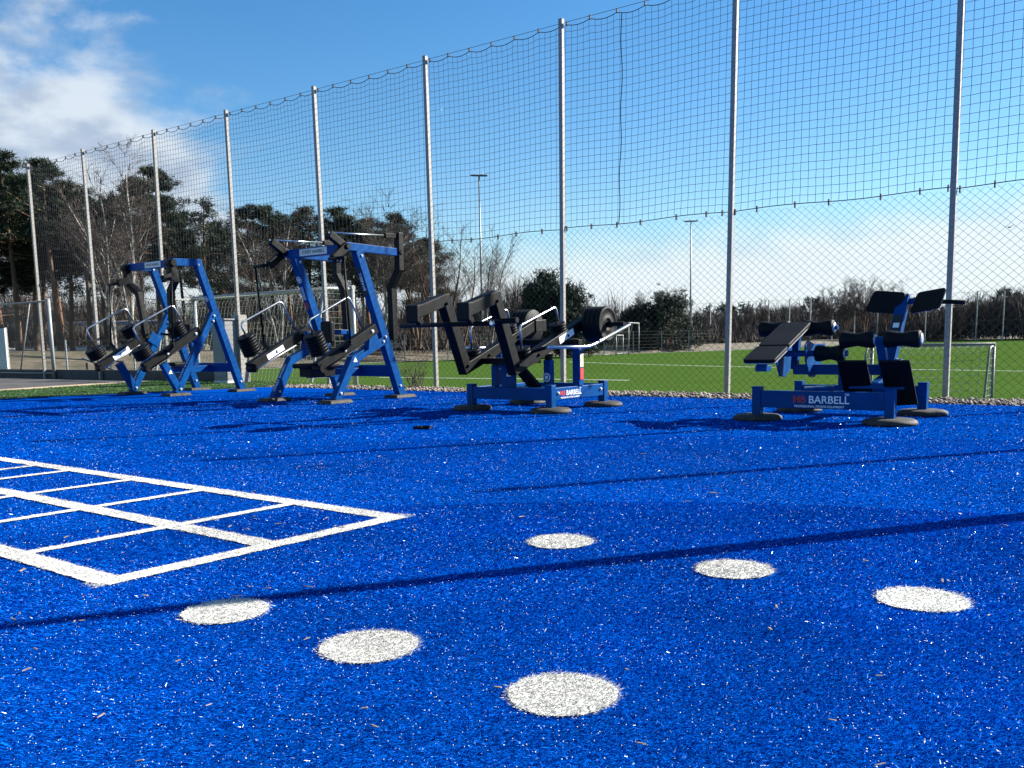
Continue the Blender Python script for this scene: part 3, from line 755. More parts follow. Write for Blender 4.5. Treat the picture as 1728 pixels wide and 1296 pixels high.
    mc.part(MB().beam(mc.P(-K, 8.405, 1.21) + nr * .0585, mc.P(-K, 8.37, 1.30) + nr * .0585, 0.06, 0.003), 'side_sticker', 'red', bevel=0)
    round_sticker(mc, mc.P(-K, 8.265, 1.59) + nr * .0575, nr, 0.045)
    triangle_sticker(mc, mc.P(K + .0505, 8.02, .525), (0, 1, 0), (0, 0, 1), (1, 0, 0), 0.055)
    mc.part(MB().beam(mc.P(K, 7.80, .19) + Vector((0, -dl.z, dl.y)) * .051, mc.P(K, 7.82, .225) + Vector((0, -dl.z, dl.y)) * .051, 0.04, 0.002), 'small_sticker', 'white', bevel=0)
    return mc
mp = machine_pulldown()
def bolts(mc, spots, r=.016, axis=(1, 0, 0), m='greyplate'):
    me = MB().lathe([(r * 1.25, 0), (r * 1.25, .003), (r, .003), (r, .013), (r * .7, .016)], (0, 0, 0), axis, 8).mesh('bolt'); me.materials.append(M[m])
    for k, b, z in spots:
        o = bpy.data.objects.new('bolt', me); col.objects.link(o); o.parent = mc.root; o.location = mc.P(k, b, z)
bolts(mp, [(s * .585 + .05, b, z) for s in (-1, 1) for b, z in ((8.56, .80), (8.52, .74), (8.20, 1.80), (8.80, .16), (7.76, .12))])
bolts(mp, [(s * .645 + .053, b, z) for s in (-1, 1) for b, z in ((8.27, .87), (7.80, .645))], .02)

def machine_press():
    mc = Machine('press_machine', -12.955, 8.45, 'blue lever press machine with two hanging arms, leftmost on the carpet', 'gym machine')
    K = 0.60
    for s in (-1, 1):
        mc.path('side_frame', 'blue', [(s * K, 7.96, 1.955), (s * K, 8.395, 1.962), (s * K, 9.06, 0.03)], 0.10, 0.105)
        mc.path('front_leg', 'blue', [(s * K, 7.90, 0.04), (s * K, 8.615, 1.22)], 0.096, 0.10)
        mc.path('front_strut', 'blue', [(s * K + .002, 7.715, 0.49), (s * K + .002, 7.925, 0.115)], 0.092, 0.10)
        foot_slab(mc, s * K, 7.90); foot_slab(mc, s * K, 9.06)
        mc.part(MB().prism([mc.P(s * K - .056, 8.20, .83), mc.P(s * K - .056, 8.36, .72), mc.P(s * K - .056, 8.44, .86), mc.P(s * K - .056, 8.28, .97)], (0.112, 0, 0)), 'pivot_bracket', 'blue')
        arm = mc.path('press_arm', 'black', [(s * .60, 7.95, 1.935), (s * .615, 8.00, 1.69), (s * .43, 8.03, 1.545), (s * .36, 8.07, 0.86)], 0.085, 0.09, side=(0, 1, 0))
        mc.part(MB().lathe([(0.045, -0.09), (0.055, -0.08), (0.055, 0.08), (0.045, 0.09)], mc.P(s * .60, 7.95, 1.94), (1, 0, 0), 18), 'pivot_cap', 'black', arm, True, 0)
        mc.path('rocker', 'black', [(s * .60, 7.98, 1.76), (s * .61, 7.80, 1.70)], 0.09, 0.10, parent=arm)
        mc.tube('arm_grip', 'black', [(s * .36, 8.06, 0.90), (s * .18, 7.98, 0.92)], 0.018, 10, arm)
        lever_assembly(mc, s, .635, (7.44, .46), (8.27, .93), [(7.42, .585, 5, .135, .032), (8.00, .90, 5, .125, .034)],
                       [(7.39, .73), (7.255, 1.01), (7.92, 1.337), (8.06, 1.07)], (.836, 7.80, 1.697), (.84, 7.746, .775), .60, s < 0)
        dr = Vector((0, 0.665, -1.93)).normalized(); nr = Vector((0, dr.z, -dr.y))
    mc.path('top_crossbar', 'blue', [(-K + .05, 8.0, 1.945), (K - .05, 8.0, 1.945)], 0.08, 0.105, side=(0, 1, 0))
    mc.path('rear_crossbeam', 'blue', [(-K + .05, 8.94, 0.385), (K - .05, 8.94, 0.385)], 0.09, 0.14, side=(0, 1, 0))
    mc.path('centre_beam', 'blue', [(0, 8.90, 0.37), (0, 8.25, 0.37)], 0.10, 0.10)
    mc.path('seat_post', 'blue', [(0, 8.66, 0.43), (0, 8.60, 0.95)], 0.08, 0.08)
    mc.box('seat', 'pad', (0, 8.36, 0.455), (0.30, 0.42, 0.06), bevel=0.02)
    mc.box('back_pad', 'pad', (0, 8.555, 0.93), (0.20, 0.07, 0.28), bevel=0.02)
    pl = mc.part(MB().box(mc.P(0.12, 7.958, 1.945), (0.42, 0.004, 0.085)), 'name_plate', 'greyplate', bevel=0)
    text_part('lettering', 'STREET BARBELL', M['inkblack'], pl, mc.P(0.12, 7.9555, 1.945), (1, 0, 0), (0, 0, 1), 0.047)
    d = Vector((0, .715, 1.18)).normalized(); nn = Vector((0, -d.z, d.y))
    for s in (-1, 1):
        text_part('lettering', 'STREET BARBELL', M['white'], mc.root, mc.P(s * K, 8.12 if s > 0 else 8.06, .40 if s > 0 else .305) + nn * .0515, d, (-1, 0, 0), 0.055)
        st = mc.part(MB().beam(mc.P(s * K, 8.40, .865) + nn * .0515, mc.P(s * K, 8.56, 1.13) + nn * .0515, 0.075, 0.003), 'side_sticker', 'inkblack', bevel=0)
    nr = Vector((0, -1.93, -.665)).normalized()
    round_sticker(mc, mc.P(K, 8.57, 1.45) + nr * .0535, nr, 0.042)
    triangle_sticker(mc, mc.P(K + .05, 7.80, .36), (0, 1, 0), (0, 0, 1), (1, 0, 0), 0.055)
    return mc
mp = machine_press()
bolts(mp, [(s * .60 + .051, b, z) for s in (-1, 1) for b, z in ((8.60, 1.18), (8.58, 1.10), (8.38, 1.93), (9.02, .16), (7.95, .10))])
bolts(mp, [(s * .635 + .053, b, z) for s in (-1, 1) for b, z in ((8.24, .91), (7.75, .63))], .02)

def round_foot(mc, k, b):
    mc.part(MB().lathe([(0.205, 0.003), (0.212, 0.012), (0.205, 0.032), (0.18, 0.047), (0.14, 0.052), (0.07, 0.052)], mc.P(k, b, 0), (0, 0, 1), 36), 'round_foot', 'rubber', None, True, 0)
def base_post(mc, k, b, top=0.268):
    mc.box('post', 'blue', (k, b, (top + 0.045) / 2), (0.078, 0.078, top - 0.045), bevel=0.006)
    mc.box('post_cap', 'blue', (k, b, top + 0.004), (0.084, 0.084, 0.012), bevel=0.003)
def logo(mc, c, xdir, w, nrm_up=(0, 0, 1), mono=True):
    """red monogram, BARBELL and the small line below it, on a flat face"""
    c, x, u = Vector(c), Vector(xdir).normalized(), Vector(nrm_up)
    text_part('lettering', 'BARBELL', M['white'], mc.root, c + x * w * .18, x, u, w * 0.20)
    text_part('lettering', 'PROFESSIONAL FITNESS EQUIPMENT', M['white'], mc.root, c - u * w * .125, x, u, w * 0.0585)
    text_part('lettering', 'TM', M['white'], mc.root, c + x * w * .52 + u * w * .11, x, u, w * 0.06)
    text_part('monogram', 'MB', M['red'], mc.root, c - x * w * .385, x, u, w * 0.19)

def machine_legpress():
    c = -5.865
    mc = Machine('leg_press_machine', c, 8.1, 'black lever machine with round weight plates standing on a low blue frame', 'gym machine')
    k0, k1, b0, b1 = -.525, .50, 7.61, 8.60
    for k in (k0, k1):
        for b in (b0, b1):
            round_foot(mc, k, b); base_post(mc, k, b)
    mc.path('front_beam', 'blue', [(k0 + .04, b0, .183), (k1 - .04, b0, .183)], 0.06, 0.125, side=(0, 1, 0))
    mc.path('rear_beam', 'blue', [(k0 + .04, b1, .183), (k1 - .04, b1, .183)], 0.06, 0.125, side=(0, 1, 0))
    for k in (k0, k1): mc.path('side_beam', 'blue', [(k, b0 + .04, .183), (k, b1 - .04, .183)], 0.06, 0.125)
    for k, b, z, w in ((k1, 8.115, .66, .085), (k0, 8.115, .66, .085), (-.30, 7.75, .47, .075), (.28, 7.90, .52, .08), (-.28, 7.90, .52, .08)):
        pb = 8.115 if abs(k) > .4 else b
        mc.box('upright', 'blue', (k, pb, (.246 + z) / 2), (w, w, z - .246), bevel=0.005)
        mc.box('upright_sleeve', 'black', (k, pb, z + .03), (w * .8, w * .8, .06), bevel=0.004)
    for b in (7.75, 7.90): mc.path('cross_member', 'blue', [(k0 + .03, b, .21), (k1 - .03, b, .21)], 0.07, 0.06, side=(0, 1, 0))
    mc.box('front_plate', 'blue', (-.09, 7.70, .36), (0.19, 0.012, 0.24)); mc.box('front_plate_hood', 'blue', (-.09, 7.715, .48), (0.21, 0.05, 0.02))
    triangle_sticker(mc, mc.P(-.09, 7.692, .38), (1, 0, 0), (0, 0, 1), (0, -1, 0), 0.05)
    mc.path('foot_brace', 'black', [(.06, 7.66, .46), (.22, 7.78, .22)], 0.05, 0.11, side=(0, 1, 0))
    round_sticker(mc, mc.P(.28, 7.858, .34), (0, -1, 0), 0.046)
    o = mc.part(MB().box(mc.P(k1 + .046, 8.115, .37), (0.004, 0.06, 0.12)), 'red_sticker', 'red', bevel=0)
    mc.part(MB().box(mc.P(k1 + .046, 8.115, .51), (0.004, 0.06, 0.14)), 'info_sticker', 'paleyellow', bevel=0)
    KL = .318
    mc.tube('pivot_shaft', 'black', [(-.50, 8.115, .70), (.50, 8.115, .70)], 0.035, 16)
    mc.tube('front_bar', 'black', [(-.83, 6.88, .897), (.33, 6.88, .893)], 0.023, 14)
    mc.tube('front_grip', 'black', [(.33, 6.90, .905), (.64, 6.90, .915)], 0.026, 14)
    mc.part(MB().lathe([(.018, 0), (.03, .006), (.03, .02), (.018, .028)], mc.P(.375, 6.87, .893), (0, -1, 0), 14), 'bolt', 'steel', None, True, 0)
    for s in (-1, 1):
        k = s * KL
        arm = mc.path('lever_arm', 'black', [(k, 6.53, 1.005), (k, 6.965, 1.135), (k, 7.255, .455), (k, 8.52, .915)], 0.105, 0.108, bevel=0.006)
        mc.part(MB().prism([mc.P(k - .075, 6.50, .92), mc.P(k - .075, 6.53, .905), mc.P(k - .075, 6.56, 1.09), mc.P(k - .075, 6.50, 1.075)], (0.15, 0, 0)), 'end_pad', 'pad', arm, bevel=0.01)
        mc.part(MB().beam(mc.P(k, 6.55, 1.070), mc.P(k, 6.97, 1.195), 0.115, 0.014), 'shoulder_pad', 'pad', arm, bevel=0.01)
        mc.path('pad_hanger', 'black', [(k, 6.58, .96), (k, 6.62, .90)], 0.06, 0.05, parent=arm)
        mc.path('end_block', 'black', [(k, 8.42, .875), (k, 8.62, .885)], 0.13, 0.13, parent=arm)
        mc.tube('plate_sleeve', 'black', [(k, 8.55, .878), (s * .80, 8.55, .876)], 0.024, 14, arm)
        me = MB().lathe([(.03, -.004), (.055, -.004), (.06, .006), (.075, .008), (.08, .002), (.15, .002), (.157, .008), (.172, .01), (.182, .006), (.19, -.004), (.19, -.04), (.182, -.05), (.03, -.05)], (0, 0, 0), (s, 0, 0), 40).mesh('weight_plate')
        me.materials.append(M['pad']); me.polygons.foreach_set('use_smooth', [len(p.vertices) == 4 for p in me.polygons])
        for i in range(4):
            o = bpy.data.objects.new('weight_plate', me); col.objects.link(o); o.parent = arm; o.location = mc.P(s * (.425 + .056 * i), 8.55, .877)
        mc.part(MB().lathe([(.032, 0), (.036, .01), (.036, .05), (.028, .06)], mc.P(s * .60, 8.55, .877), (s, 0, 0), 18), 'collar', 'black', arm, True, 0)
        mc.tube('lift_handle', 'steel', [(s * .56, 7.46, .655), (s * .62, 8.15, .645), (s * .63, 8.95, .87)], 0.019, 12, arm, 0.12)
        mc.tube('handle_root', 'black', [(k, 7.50, .60), (s * .57, 7.46, .655)], 0.018, 10, arm)
        up = Vector((0, -.342, .94))
        discs(mc, k, 7.40, .59, up, 2, .088, .032, arm); discs(mc, k, 8.03, .815, up, 3, .088, .028, arm)
        mc.tube('bent_handle', 'steel', [(k, 7.385, .66), (k, 7.36, .868), (k, 7.985, 1.063), (k, 8.04, .88)], 0.0115, 10, arm, 0.05)
        if s > 0:
            d = Vector((0, 1.265, .46)).normalized(); u2 = Vector((0, -d.z, d.y)); cc = mc.P(k + .059, 8.10, .765)
            pl = mc.part(MB().prism([cc - d * .15 - u2 * .035, cc + d * .13 - u2 * .035, cc + d * .13 + u2 * .035, cc - d * .15 + u2 * .035], (.002, 0, 0)), 'lever_plate', 'white', arm, bevel=0)
    mc.box('seat_base', 'black', (0, 7.62, .52), (.52, .34, .06))
    logo(mc, mc.P(k1 + .0315, 7.92, .185), (0, 1, 0), 0.36)
    return mc
mp = machine_legpress()
bolts(mp, [(s * .318 + .058, b, z) for s in (-1, 1) for b, z in ((7.25, .48), (6.95, 1.10), (8.115, .765), (7.6, .58))], .014, m='black')
bolts(mp, [(.50 + .031, b, .19) for b in (7.70, 8.50)], .015)

ROLL = [(.05, 0), (.066, .006), (.072, .02), (.069, .06), (.058, .11), (.054, .14), (.058, .17), (.069, .22), (.072, .26), (.066, .274), (.05, .28)]
def roller(mc, kL, b, z, length=0.28):
    f = length / .28
    o = mc.part(MB().lathe([(r, h * f) for r, h in ROLL], mc.P(kL, b, z), (1, 0, 0), 28), 'foam_roller', 'pad', None, True, 0)
    mc.part(MB().lathe([(.046, 0), (.046, .006), (.03, .012)], mc.P(kL + length, b, z), (1, 0, 0), 20), 'roller_cap', 'greyplate', o, True, 0)
def padded(mc, name, corners, nrm, t, parent=None):
    """cushion on a thin plate: four corners and a normal"""
    nn = Vector(nrm).normalized(); cs = [Vector(c) for c in corners]; ctr = sum(cs, Vector()) / len(cs)
    # clipped corners
    poly = []
    n = len(cs)
    for i in range(n):
        p, a, b = cs[i], cs[i - 1], cs[(i + 1) % n]; r = 0.025
        poly += [p + (a - p).normalized() * r, p + ((a - p).normalized() + (b - p).normalized()) * r * .3, p + (b - p).normalized() * r]
    o = mc.part(MB().prism(poly, nn * t), name, 'pad', parent, bevel=0.007)
    mc.part(MB().prism([ctr + (p - ctr) * .97 - nn * .008 for p in poly], nn * .0078), 'pad_plate', 'greyplate', o, bevel=0)
    return o
def machine_back():
    c = -2.67
    mc = Machine('back_extension_machine', c, 8.22, 'low blue bench machine with black foam rollers and tilted pads, rightmost on the carpet', 'gym machine')
    k0, k1, b0, b1 = -.57, .545, 7.73, 8.73
    for k in (k0, k1):
        for b in (b0, b1):
            round_foot(mc, k, b); base_post(mc, k, b, .281)
    mc.path('front_beam', 'blue', [(k0 + .04, b0, .184), (k1 - .04, b0, .184)], 0.06, 0.146, side=(0, 1, 0))
    mc.path('rear_beam', 'blue', [(k0 + .04, b1, .184), (k1 - .04, b1, .184)], 0.06, 0.146, side=(0, 1, 0))
    mc.path('centre_beam', 'blue', [(.02, b0 + .03, .20), (.02, b1 - .03, .20)], 0.08, 0.08)
    mc.box('centre_post', 'blue', (.02, 8.22, .33), (.09, .09, .19))
    mc.path('station_beam', 'blue', [(-.43, 8.22, .42), (.40, 8.22, .42)], 0.09, 0.09, side=(0, 1, 0))
    logo(mc, mc.P(-.02, b0 - .0315, .185), (1, 0, 0), 0.44)
    # left station: sloping two piece bench with rollers at its head
    a = -.43
    d = Vector((0, .85, .31)).normalized(); nn = Vector((0, -d.z, d.y))
    def S(k, t): return mc.P(a + k, 7.40, .50) + d * t
    padded(mc, 'bench_pad', [S(-.135, .335), S(.135, .335), S(.135, .905), S(-.135, .905)], nn, .035)
    d2 = (d + Vector((0, .12, 0))).normalized()
    padded(mc, 'foot_pad', [S(-.14, 0.0), S(.14, 0.0), S(.14, .325), S(-.14, .325)], nn, .032)
    mc.path('pad_bracket', 'blue', [(a, 7.44, .485), (a, 8.22, .74)], 0.07, 0.05)
    mc.box('pad_stop', 'blue', (a, 7.50, .455), (.10, .10, .05))
    for k in (a + .17, a - .10):
        mb = MB(); P = lambda b, z: mc.P(k, b, z)
        mb.prism([P(8.10, .36), P(8.22, .35), P(8.36, .42), P(8.42, .58), P(8.47, .585), P(8.47, .645), P(8.20, .645), P(8.05, .68), P(7.98, .64), P(8.00, .50), P(8.05, .44)], (.014, 0, 0))
        mc.part(mb, 'side_cheek', 'blue', bevel=0.003)
    mc.tube('roller_axle', 'blue', [(a - .36, 8.28, .785), (a + .36, 8.28, .785)], 0.02, 12)
    mc.path('axle_post', 'blue', [(a, 8.22, .42), (a, 8.28, .785)], 0.06, 0.06)
    roller(mc, a - .355, 8.28, .785); roller(mc, a + .055, 8.28, .785, .27)
    mc.tube('roller_axle', 'blue', [(a - .12, 8.06, .565), (a + .52, 8.06, .565)], 0.028, 12)
    roller(mc, a + .245, 8.06, .565, .25)
    # right station: leaning post, two pads, rollers and foot plates
    a = .372
    d = Vector((0, .38, .585)).normalized()
    mc.path('back_post', 'blue', [(a, 8.22, .38), (a, 8.675, 1.045)], 0.095, 0.075)
    nb = Vector((0, -d.z, d.y))
    st = mc.part(MB().beam(mc.P(a, 8.36, .585) + nb * .040, mc.P(a, 8.545, .86) + nb * .040, 0.075, 0.003), 'info_sticker', 'inkblack', bevel=0)
    mc.part(MB().beam(mc.P(a, 8.47, .75) + nb * .0425, mc.P(a, 8.495, .79) + nb * .0425, 0.05, 0.002), 'sticker_print', 'white', st, bevel=0)
    mc.part(MB().beam(mc.P(a, 8.40, .645) + nb * .0425, mc.P(a, 8.45, .72) + nb * .0425, 0.055, 0.002), 'sticker_print', 'greyplate', st, bevel=0)
    up = Vector((0, .22, 1)).normalized(); nn = Vector((0, -1, .22)).normalized()
    def U(k, b, z): return mc.P(a + k, b, z)
    # pads measured on the plane of the post head, the outer ends swung towards the user
    padded(mc, 'shoulder_pad', [U(-.275, 8.50, .915), U(-.02, 8.60, .885), U(.03, 8.64, 1.07), U(-.215, 8.56, 1.095)], nn, .035)
    padded(mc, 'shoulder_pad', [U(.075, 8.60, .885), U(.335, 8.52, .925), U(.375, 8.56, 1.095), U(.125, 8.64, 1.065)], nn, .035)
    mc.path('pad_yoke', 'blue', [(a - .18, 8.64, 1.0), (a, 8.68, 1.0), (a + .22, 8.64, 1.0)], 0.05, 0.05, side=(0, 1, 0))
    mc.tube('grip', 'pad', [(a + .20, 8.66, .99), (a + .50, 8.66, .975)], 0.019, 14); mc.tube('grip', 'pad', [(a - .20, 8.66, .985), (a - .30, 8.66, .975)], 0.019, 14)
    mc.tube('roller_axle', 'blue', [(a - .30, 8.00, .678), (a + .30, 8.00, .678)], 0.02, 12)
    mc.path('axle_post', 'blue', [(a, 8.16, .40), (a, 8.00, .69)], 0.07, 0.06)
    roller(mc, a - .325, 8.00, .678); roller(mc, a + .035, 8.00, .678, .285)
    for k in (a - .27, a + .065):
        q = MB(); P = lambda u, b, z: mc.P(k + u, b, z)
        q.prism([P(0, 7.76, .50), P(.235, 7.76, .50), P(.265, 7.93, .15), P(.03, 7.93, .13)], Vector((0, .92, .42)).normalized() * .014)
        pl = mc.part(q, 'foot_plate', 'black', bevel=0.003)
        mc.part(MB().beam(P(0, 7.762, .505), P(.235, 7.762, .505), .03, .02, side=(0, 1, 0)), 'plate_lip', 'black', pl)
    mc.path('foot_plate_arm', 'blue', [(a, 8.20, .36), (a, 7.88, .30)], 0.07, 0.06)
    mc.path('foot_plate_bar', 'blue', [(a - .20, 7.88, .30), (a + .24, 7.88, .30)], 0.05, 0.05, side=(0, 1, 0))
    mc.tube('lock_pin', 'steel', [(a + .05, 8.30, .50), (a + .11, 8.26, .50)], 0.014, 10)
    mc.tube('adjust_lever', 'steel', [(-.24, 7.95, .275), (.0, 8.0, .29)], 0.012, 8)
    return mc
machine_back()

# ================================================================== THINGS BEYOND THE FENCE
def goal(name, label, L, xdir, width, height, depth, top_depth, r, bdir, net_cell=0.12, gm='goalwhite'):
    """four-sided football goal: L = foot of the left front post, xdir along the mouth, bdir towards the back"""
    x, bk = Vector(xdir).normalized(), Vector(bdir).normalized(); L = Vector(L)
    g = tag(empty(name, L), label, 'goal', None); Z = Vector((0, 0, 1)); O = Vector()
    Rr = x * width
    MB().tube([O, Z * height], r, 12).build('post', M[gm], g, True)
    MB().tube([Rr, Rr + Z * height], r, 12).build('post', M[gm], g, True)
    MB().tube([O - x * r + Z * height, Rr + x * r + Z * height], r, 12).build('crossbar', M[gm], g, True)
    for p in (O, Rr):
        MB().tube(fillet([p + Z * (height - .02), p + Z * (height - .03) + bk * top_depth, p + Z * .04 + bk * depth, p + Z * .04], .12), r * .55, 8).build('side_frame', M[gm], g, True)
    MB().tube([bk * depth + Z * .04, Rr + bk * depth + Z * .04], r * .55, 8).build('ground_bar', M[gm], g, True)
    cur = []
    def top(u): return x * (width * u) + Z * height
    def back(u, t):                                    # t 0 top front .. 1 bottom back
        p0, p1, p2 = Z * height, Z * (height - .03) + bk * top_depth, Z * .05 + bk * depth
        l1, l2 = (p1 - p0).length, (p2 - p1).length; s_ = t * (l1 + l2)
        p = p0.lerp(p1, s_ / l1) if s_ < l1 else p1.lerp(p2, (s_ - l1) / l2)
        return p + x * (width * u) - Z * (0.06 * math.sin(math.pi * t) * math.sin(math.pi * u))
    nu, nt = int(width / net_cell), int((top_depth + height) / net_cell)
    for i in range(nu + 1): cur.append([tuple(back(i / nu, j / 14)) for j in range(15)])
    for j in range(nt + 1): cur.append([tuple(back(i / 14, j / nt)) for i in range(15)])
    for u in (0.0, 1.0):
        for j in range(1, nt):                         # side nets
            p = back(u, j / nt); q = x * (width * u) + Z * p.z
            if (p - q).length > .05: cur.append([tuple(p), tuple(q)])
        for k in range(1, max(2, int(depth / net_cell))):
            f = k / int(depth / net_cell); bz = bk * depth * f
            hh = height - .03 if f * depth < top_depth else (height - .03) * (1 - (f * depth - top_depth) / (depth - top_depth + 1e-6)) + .05
            cur.append([tuple(x * (width * u) + bz + Z * .03), tuple(x * (width * u) + bz + Z * hh)])
    tag(wires(cur, 0.0035, 'goal_net', M['goalnet'], g), kind='stuff')
    return g
# youth goal parked close behind the fence, its back to it
goal('football_goal', 'large football goal with net behind the pull-down machine', W(on_b(331, 560, 13.35)[0], 13.35, FZ), AX, on_b(597, 560, 13.35)[0] - on_b(331, 560, 13.35)[0], 2.44, 1.3, 0.75, 0.05, -BX)
goal('small_goal', 'small grey goal with net behind the bench machine at right', at_depth(1472, 584, 13.7) * Vector((1, 1, 0)) + Vector((0, 0, FZ)) if False else Vector((5.33, 13.75, FZ)), (0.785, -0.62, 0), 1.62, 1.13, 0.55, 0.25, 0.026, (-0.62, -0.785, 0), 0.10, 'goalgrey')
def far_goal(px, py, w, hgt, label, d=(.3, .95, 0)):
    p = ground(px, py, FZ)
    return goal('distant_goal', label, p, d, w, hgt, 1.0, .5, 0.035, (-d[1], d[0], 0), 0.5)
far_goal(1040, 599.5, 2.6, 1.4, 'smaller pale goal frame standing by the far pitch edge')
far_goal(1061, 598, 4.4, 2.3, 'taller pale goal frame by the far pitch edge behind the smaller one')
far_goal(1616, 573.5, 7.3, 2.44, 'wide pale goal at the far right of the pitch', (.8, -.6, 0))

# floodlight masts
M['mast'] = mat('mast_zinc', (0.25, 0.27, 0.28), 0.5, metal=0.3)
M['lampdark'] = mat('lamp_housing', (0.08, 0.085, 0.09), 0.5)
def mast(base, h, r0, r1, label, heads):
    m_ = tag(empty('floodlight_mast', base), label, 'floodlight', 'floodlight masts round the pitch')
    MB().tube([(0, 0, 0), (0, 0, h * .5), (0, 0, h)], [r0, (r0 + r1) / 2, r1], 14).build('pole', M['mast'], m_, True)
    MB().beam((-heads * .42, 0, h - .05), (heads * .42, 0, h - .05), .1, .1, side=(0, 1, 0)).build('cross_arm', M['mast'], m_)
    for i in range(heads):
        k = (i - (heads - 1) / 2) * .85
        lam = MB().hexa([(k - .38, -.42, h - .12), (k + .38, -.42, h - .12), (k + .38, .36, h + .02), (k - .38, .36, h + .02), (k - .34, -.40, h + .0), (k + .34, -.40, h + .0), (k + .34, .34, h + .13), (k - .34, .34, h + .13)]).build('lamp', M['lampdark'], m_)
        MB().tube([(k, 0, h + .05), (k, .1, h + .35)], .03, 6).build('bracket', M['mast'], lam)
    return m_
p = at_depth(808, 296, 95); q = mast((p.x, p.y, FZ), p.z - FZ, .13, .07, 'floodlight mast with two lamp heads rising over the bare trees', 2); q.rotation_euler.z = R(12)
p = at_depth(1166, 373, 118); q = mast((p.x, p.y, FZ), p.z - FZ, .13, .07, 'more distant floodlight mast right of the round evergreen shrub', 2); q.rotation_euler.z = R(-8)
# unseen tapering column, added outside the frame to cast the long shadow
mb_base = ground(1728, 872) + SUN_DIR * 0.95
lc = tag(empty('shadow_column', (mb_base.x, mb_base.y, 0)), 'tapering column added out of frame to cast the long shadow across the white dots', 'added shadow caster')
MB().tube([(0, 0, 0), (0, 0, 1.2), (0, 0, 2.4), (0, 0, 3.55)], [.076, .056, .036, .015], 18).build('column', M['mast'], lc, True)
MB().lathe([(.17, 0), (.17, .02), (.14, .03)], (0, 0, .002), (0, 0, 1), 20).build('base_plate', M['mast'], lc, True)

# cabinet, casing and gate at the left end of the fence
M['cabinet'] = mat('grey_cabinet', (0.17, 0.175, 0.18), 0.6, var=0.08, vscale=3)
M['concrete'] = mat('pale_concrete', (0.50, 0.51, 0.50), 0.85, var=0.15, vscale=10, bump=0.2, bscale=60)
a1, _ = on_b(386, 640, FB - .35)
cb = tag(empty('utility_cabinet', W(a1, FB - .35), ROT_AB), 'grey metal utility cabinet behind the left press machine', 'cabinet')
MB().box((0, 0, .62), (.42, .35, 1.16)).build('body', M['cabinet'], cb, bevel=.01); MB().box((0, 0, 1.215), (.47, .40, .03)).build('lid', M['cabinet'], cb, bevel=.005); MB().box((0, 0, .02), (.44, .37, .06)).build('plinth', M['concrete'], cb)
MB().box((0, -.182, .62), (.36, .012, 1.0)).build('door', M['cabinet'], cb, bevel=.003)
MB().box((.14, -.192, .66), (.02, .012, .1)).build('door_handle', M['lampdark'], cb)
a1, _ = on_b(411, 640, FB - .12)
cs_ = tag(MB().hexa([W(a1 - .13, FB - .26, 0), W(a1 + .13, FB - .26, 0), W(a1 + .13, FB - .05, 0), W(a1 - .13, FB - .05, 0), W(a1 - .12, FB - .25, 1.30), W(a1 + .12, FB - .25, 1.30), W(a1 + .12, FB - .05, 1.30), W(a1 - .12, FB - .05, 1.30)]).build('post_casing', M['zinc'], bevel=.01), 'pale metal casing round the foot of a fence post beside the cabinet', 'casing')
gp0 = on_b(92, 637, FB)[0]
gt = tag(empty('chain_link_gate', W(gp0, FB), ROT_AB), 'chain link gate with diagonal brace at the left end of the fence', 'gate')
MB().tube([(0, 0, 0), (0, 0, 1.93)], .045, 12).build('gate_post', M['goalwhite'], gt, True)
MB().tube([(-.05, 0, 1.88), (-3.2, 0, 1.88)], .022, 8).build('top_rail', M['zinc'], gt, True); MB().tube([(-.05, 0, .12), (-3.2, 0, .12)], .022, 8).build('bottom_rail', M['zinc'], gt, True)
MB().tube([(-.95, 0, 1.86), (-1.75, 0, .14)], .02, 8).build('brace', M['zinc'], gt, True)
MB().tube([(-3.2, 0, 0), (-3.2, 0, 1.9)], .03, 8).build('gate_post', M['zinc'], gt, True)
cur = []
for sg in (1, -1):
    for k in range(-24, 60):
        x0 = -3.2 + k * .09; x1 = x0 + sg * 1.75
        lo, hi = sorted((((-3.2 if sg > 0 else -.05) - x0) / (x1 - x0), ((-.05 if sg > 0 else -3.2) - x0) / (x1 - x0))); lo, hi = max(lo, 0), min(hi, 1)
        if hi - lo > .01: cur.append([(x0 + (x1 - x0) * t, .01 * sg, .13 + 1.74 * t) for t in (lo, hi)])
tag(wires(cur, .0022, 'chain_link_panel', M['wire'], gt), kind='stuff')
M['paleblue'] = mat('pale_blue_board', (0.38, 0.47, 0.50), 0.7, var=.08, vscale=3)
p = at_depth(4, 632, 27); pb_ = tag(empty('board_panel', (p.x, p.y, -.1), R(-20)), 'pale blue board standing behind the gate at the left edge', 'board')
MB().box((-.4, 0, .7), (1.3, .05, 1.45)).build('board', M['paleblue'], pb_); MB().box((.2, .06, .7), (.06, .06, 1.5)).build('upright', M['zinc'], pb_)
# dark table and bicycle rack outside the fence
p = ground(168, 640, FZ); p = at_depth(168, 628, 30)
tb = tag(empty('dark_table', (p.x, p.y, -.35), R(20)), 'dark folded table with tilted top behind the left press machine', 'table')
MB().beam((-.45, -.2, .75), (.45, -.2, .35), .7, .05, side=(0, 1, 0)).build('top', M['lampdark'], tb)
for k in (-.35, .35): MB().beam((k, -.2, 0), (k, -.1, .6), .06, .06).build('leg', M['lampdark'], tb)
p = at_depth(261, 640, 24)
rk = tag(empty('bicycle_rack', (p.x, p.y, -.35), R(-30)), 'small bicycle rack of bent steel hoops behind the left press machine', 'bicycle rack')
for k in (-.12, .12): MB().tube(fillet([(k, -.18, 0), (k, -.18, .55), (k, .18, .55), (k, .18, 0)], .17), .018, 8).build('hoop', M['lampdark'], rk, True)

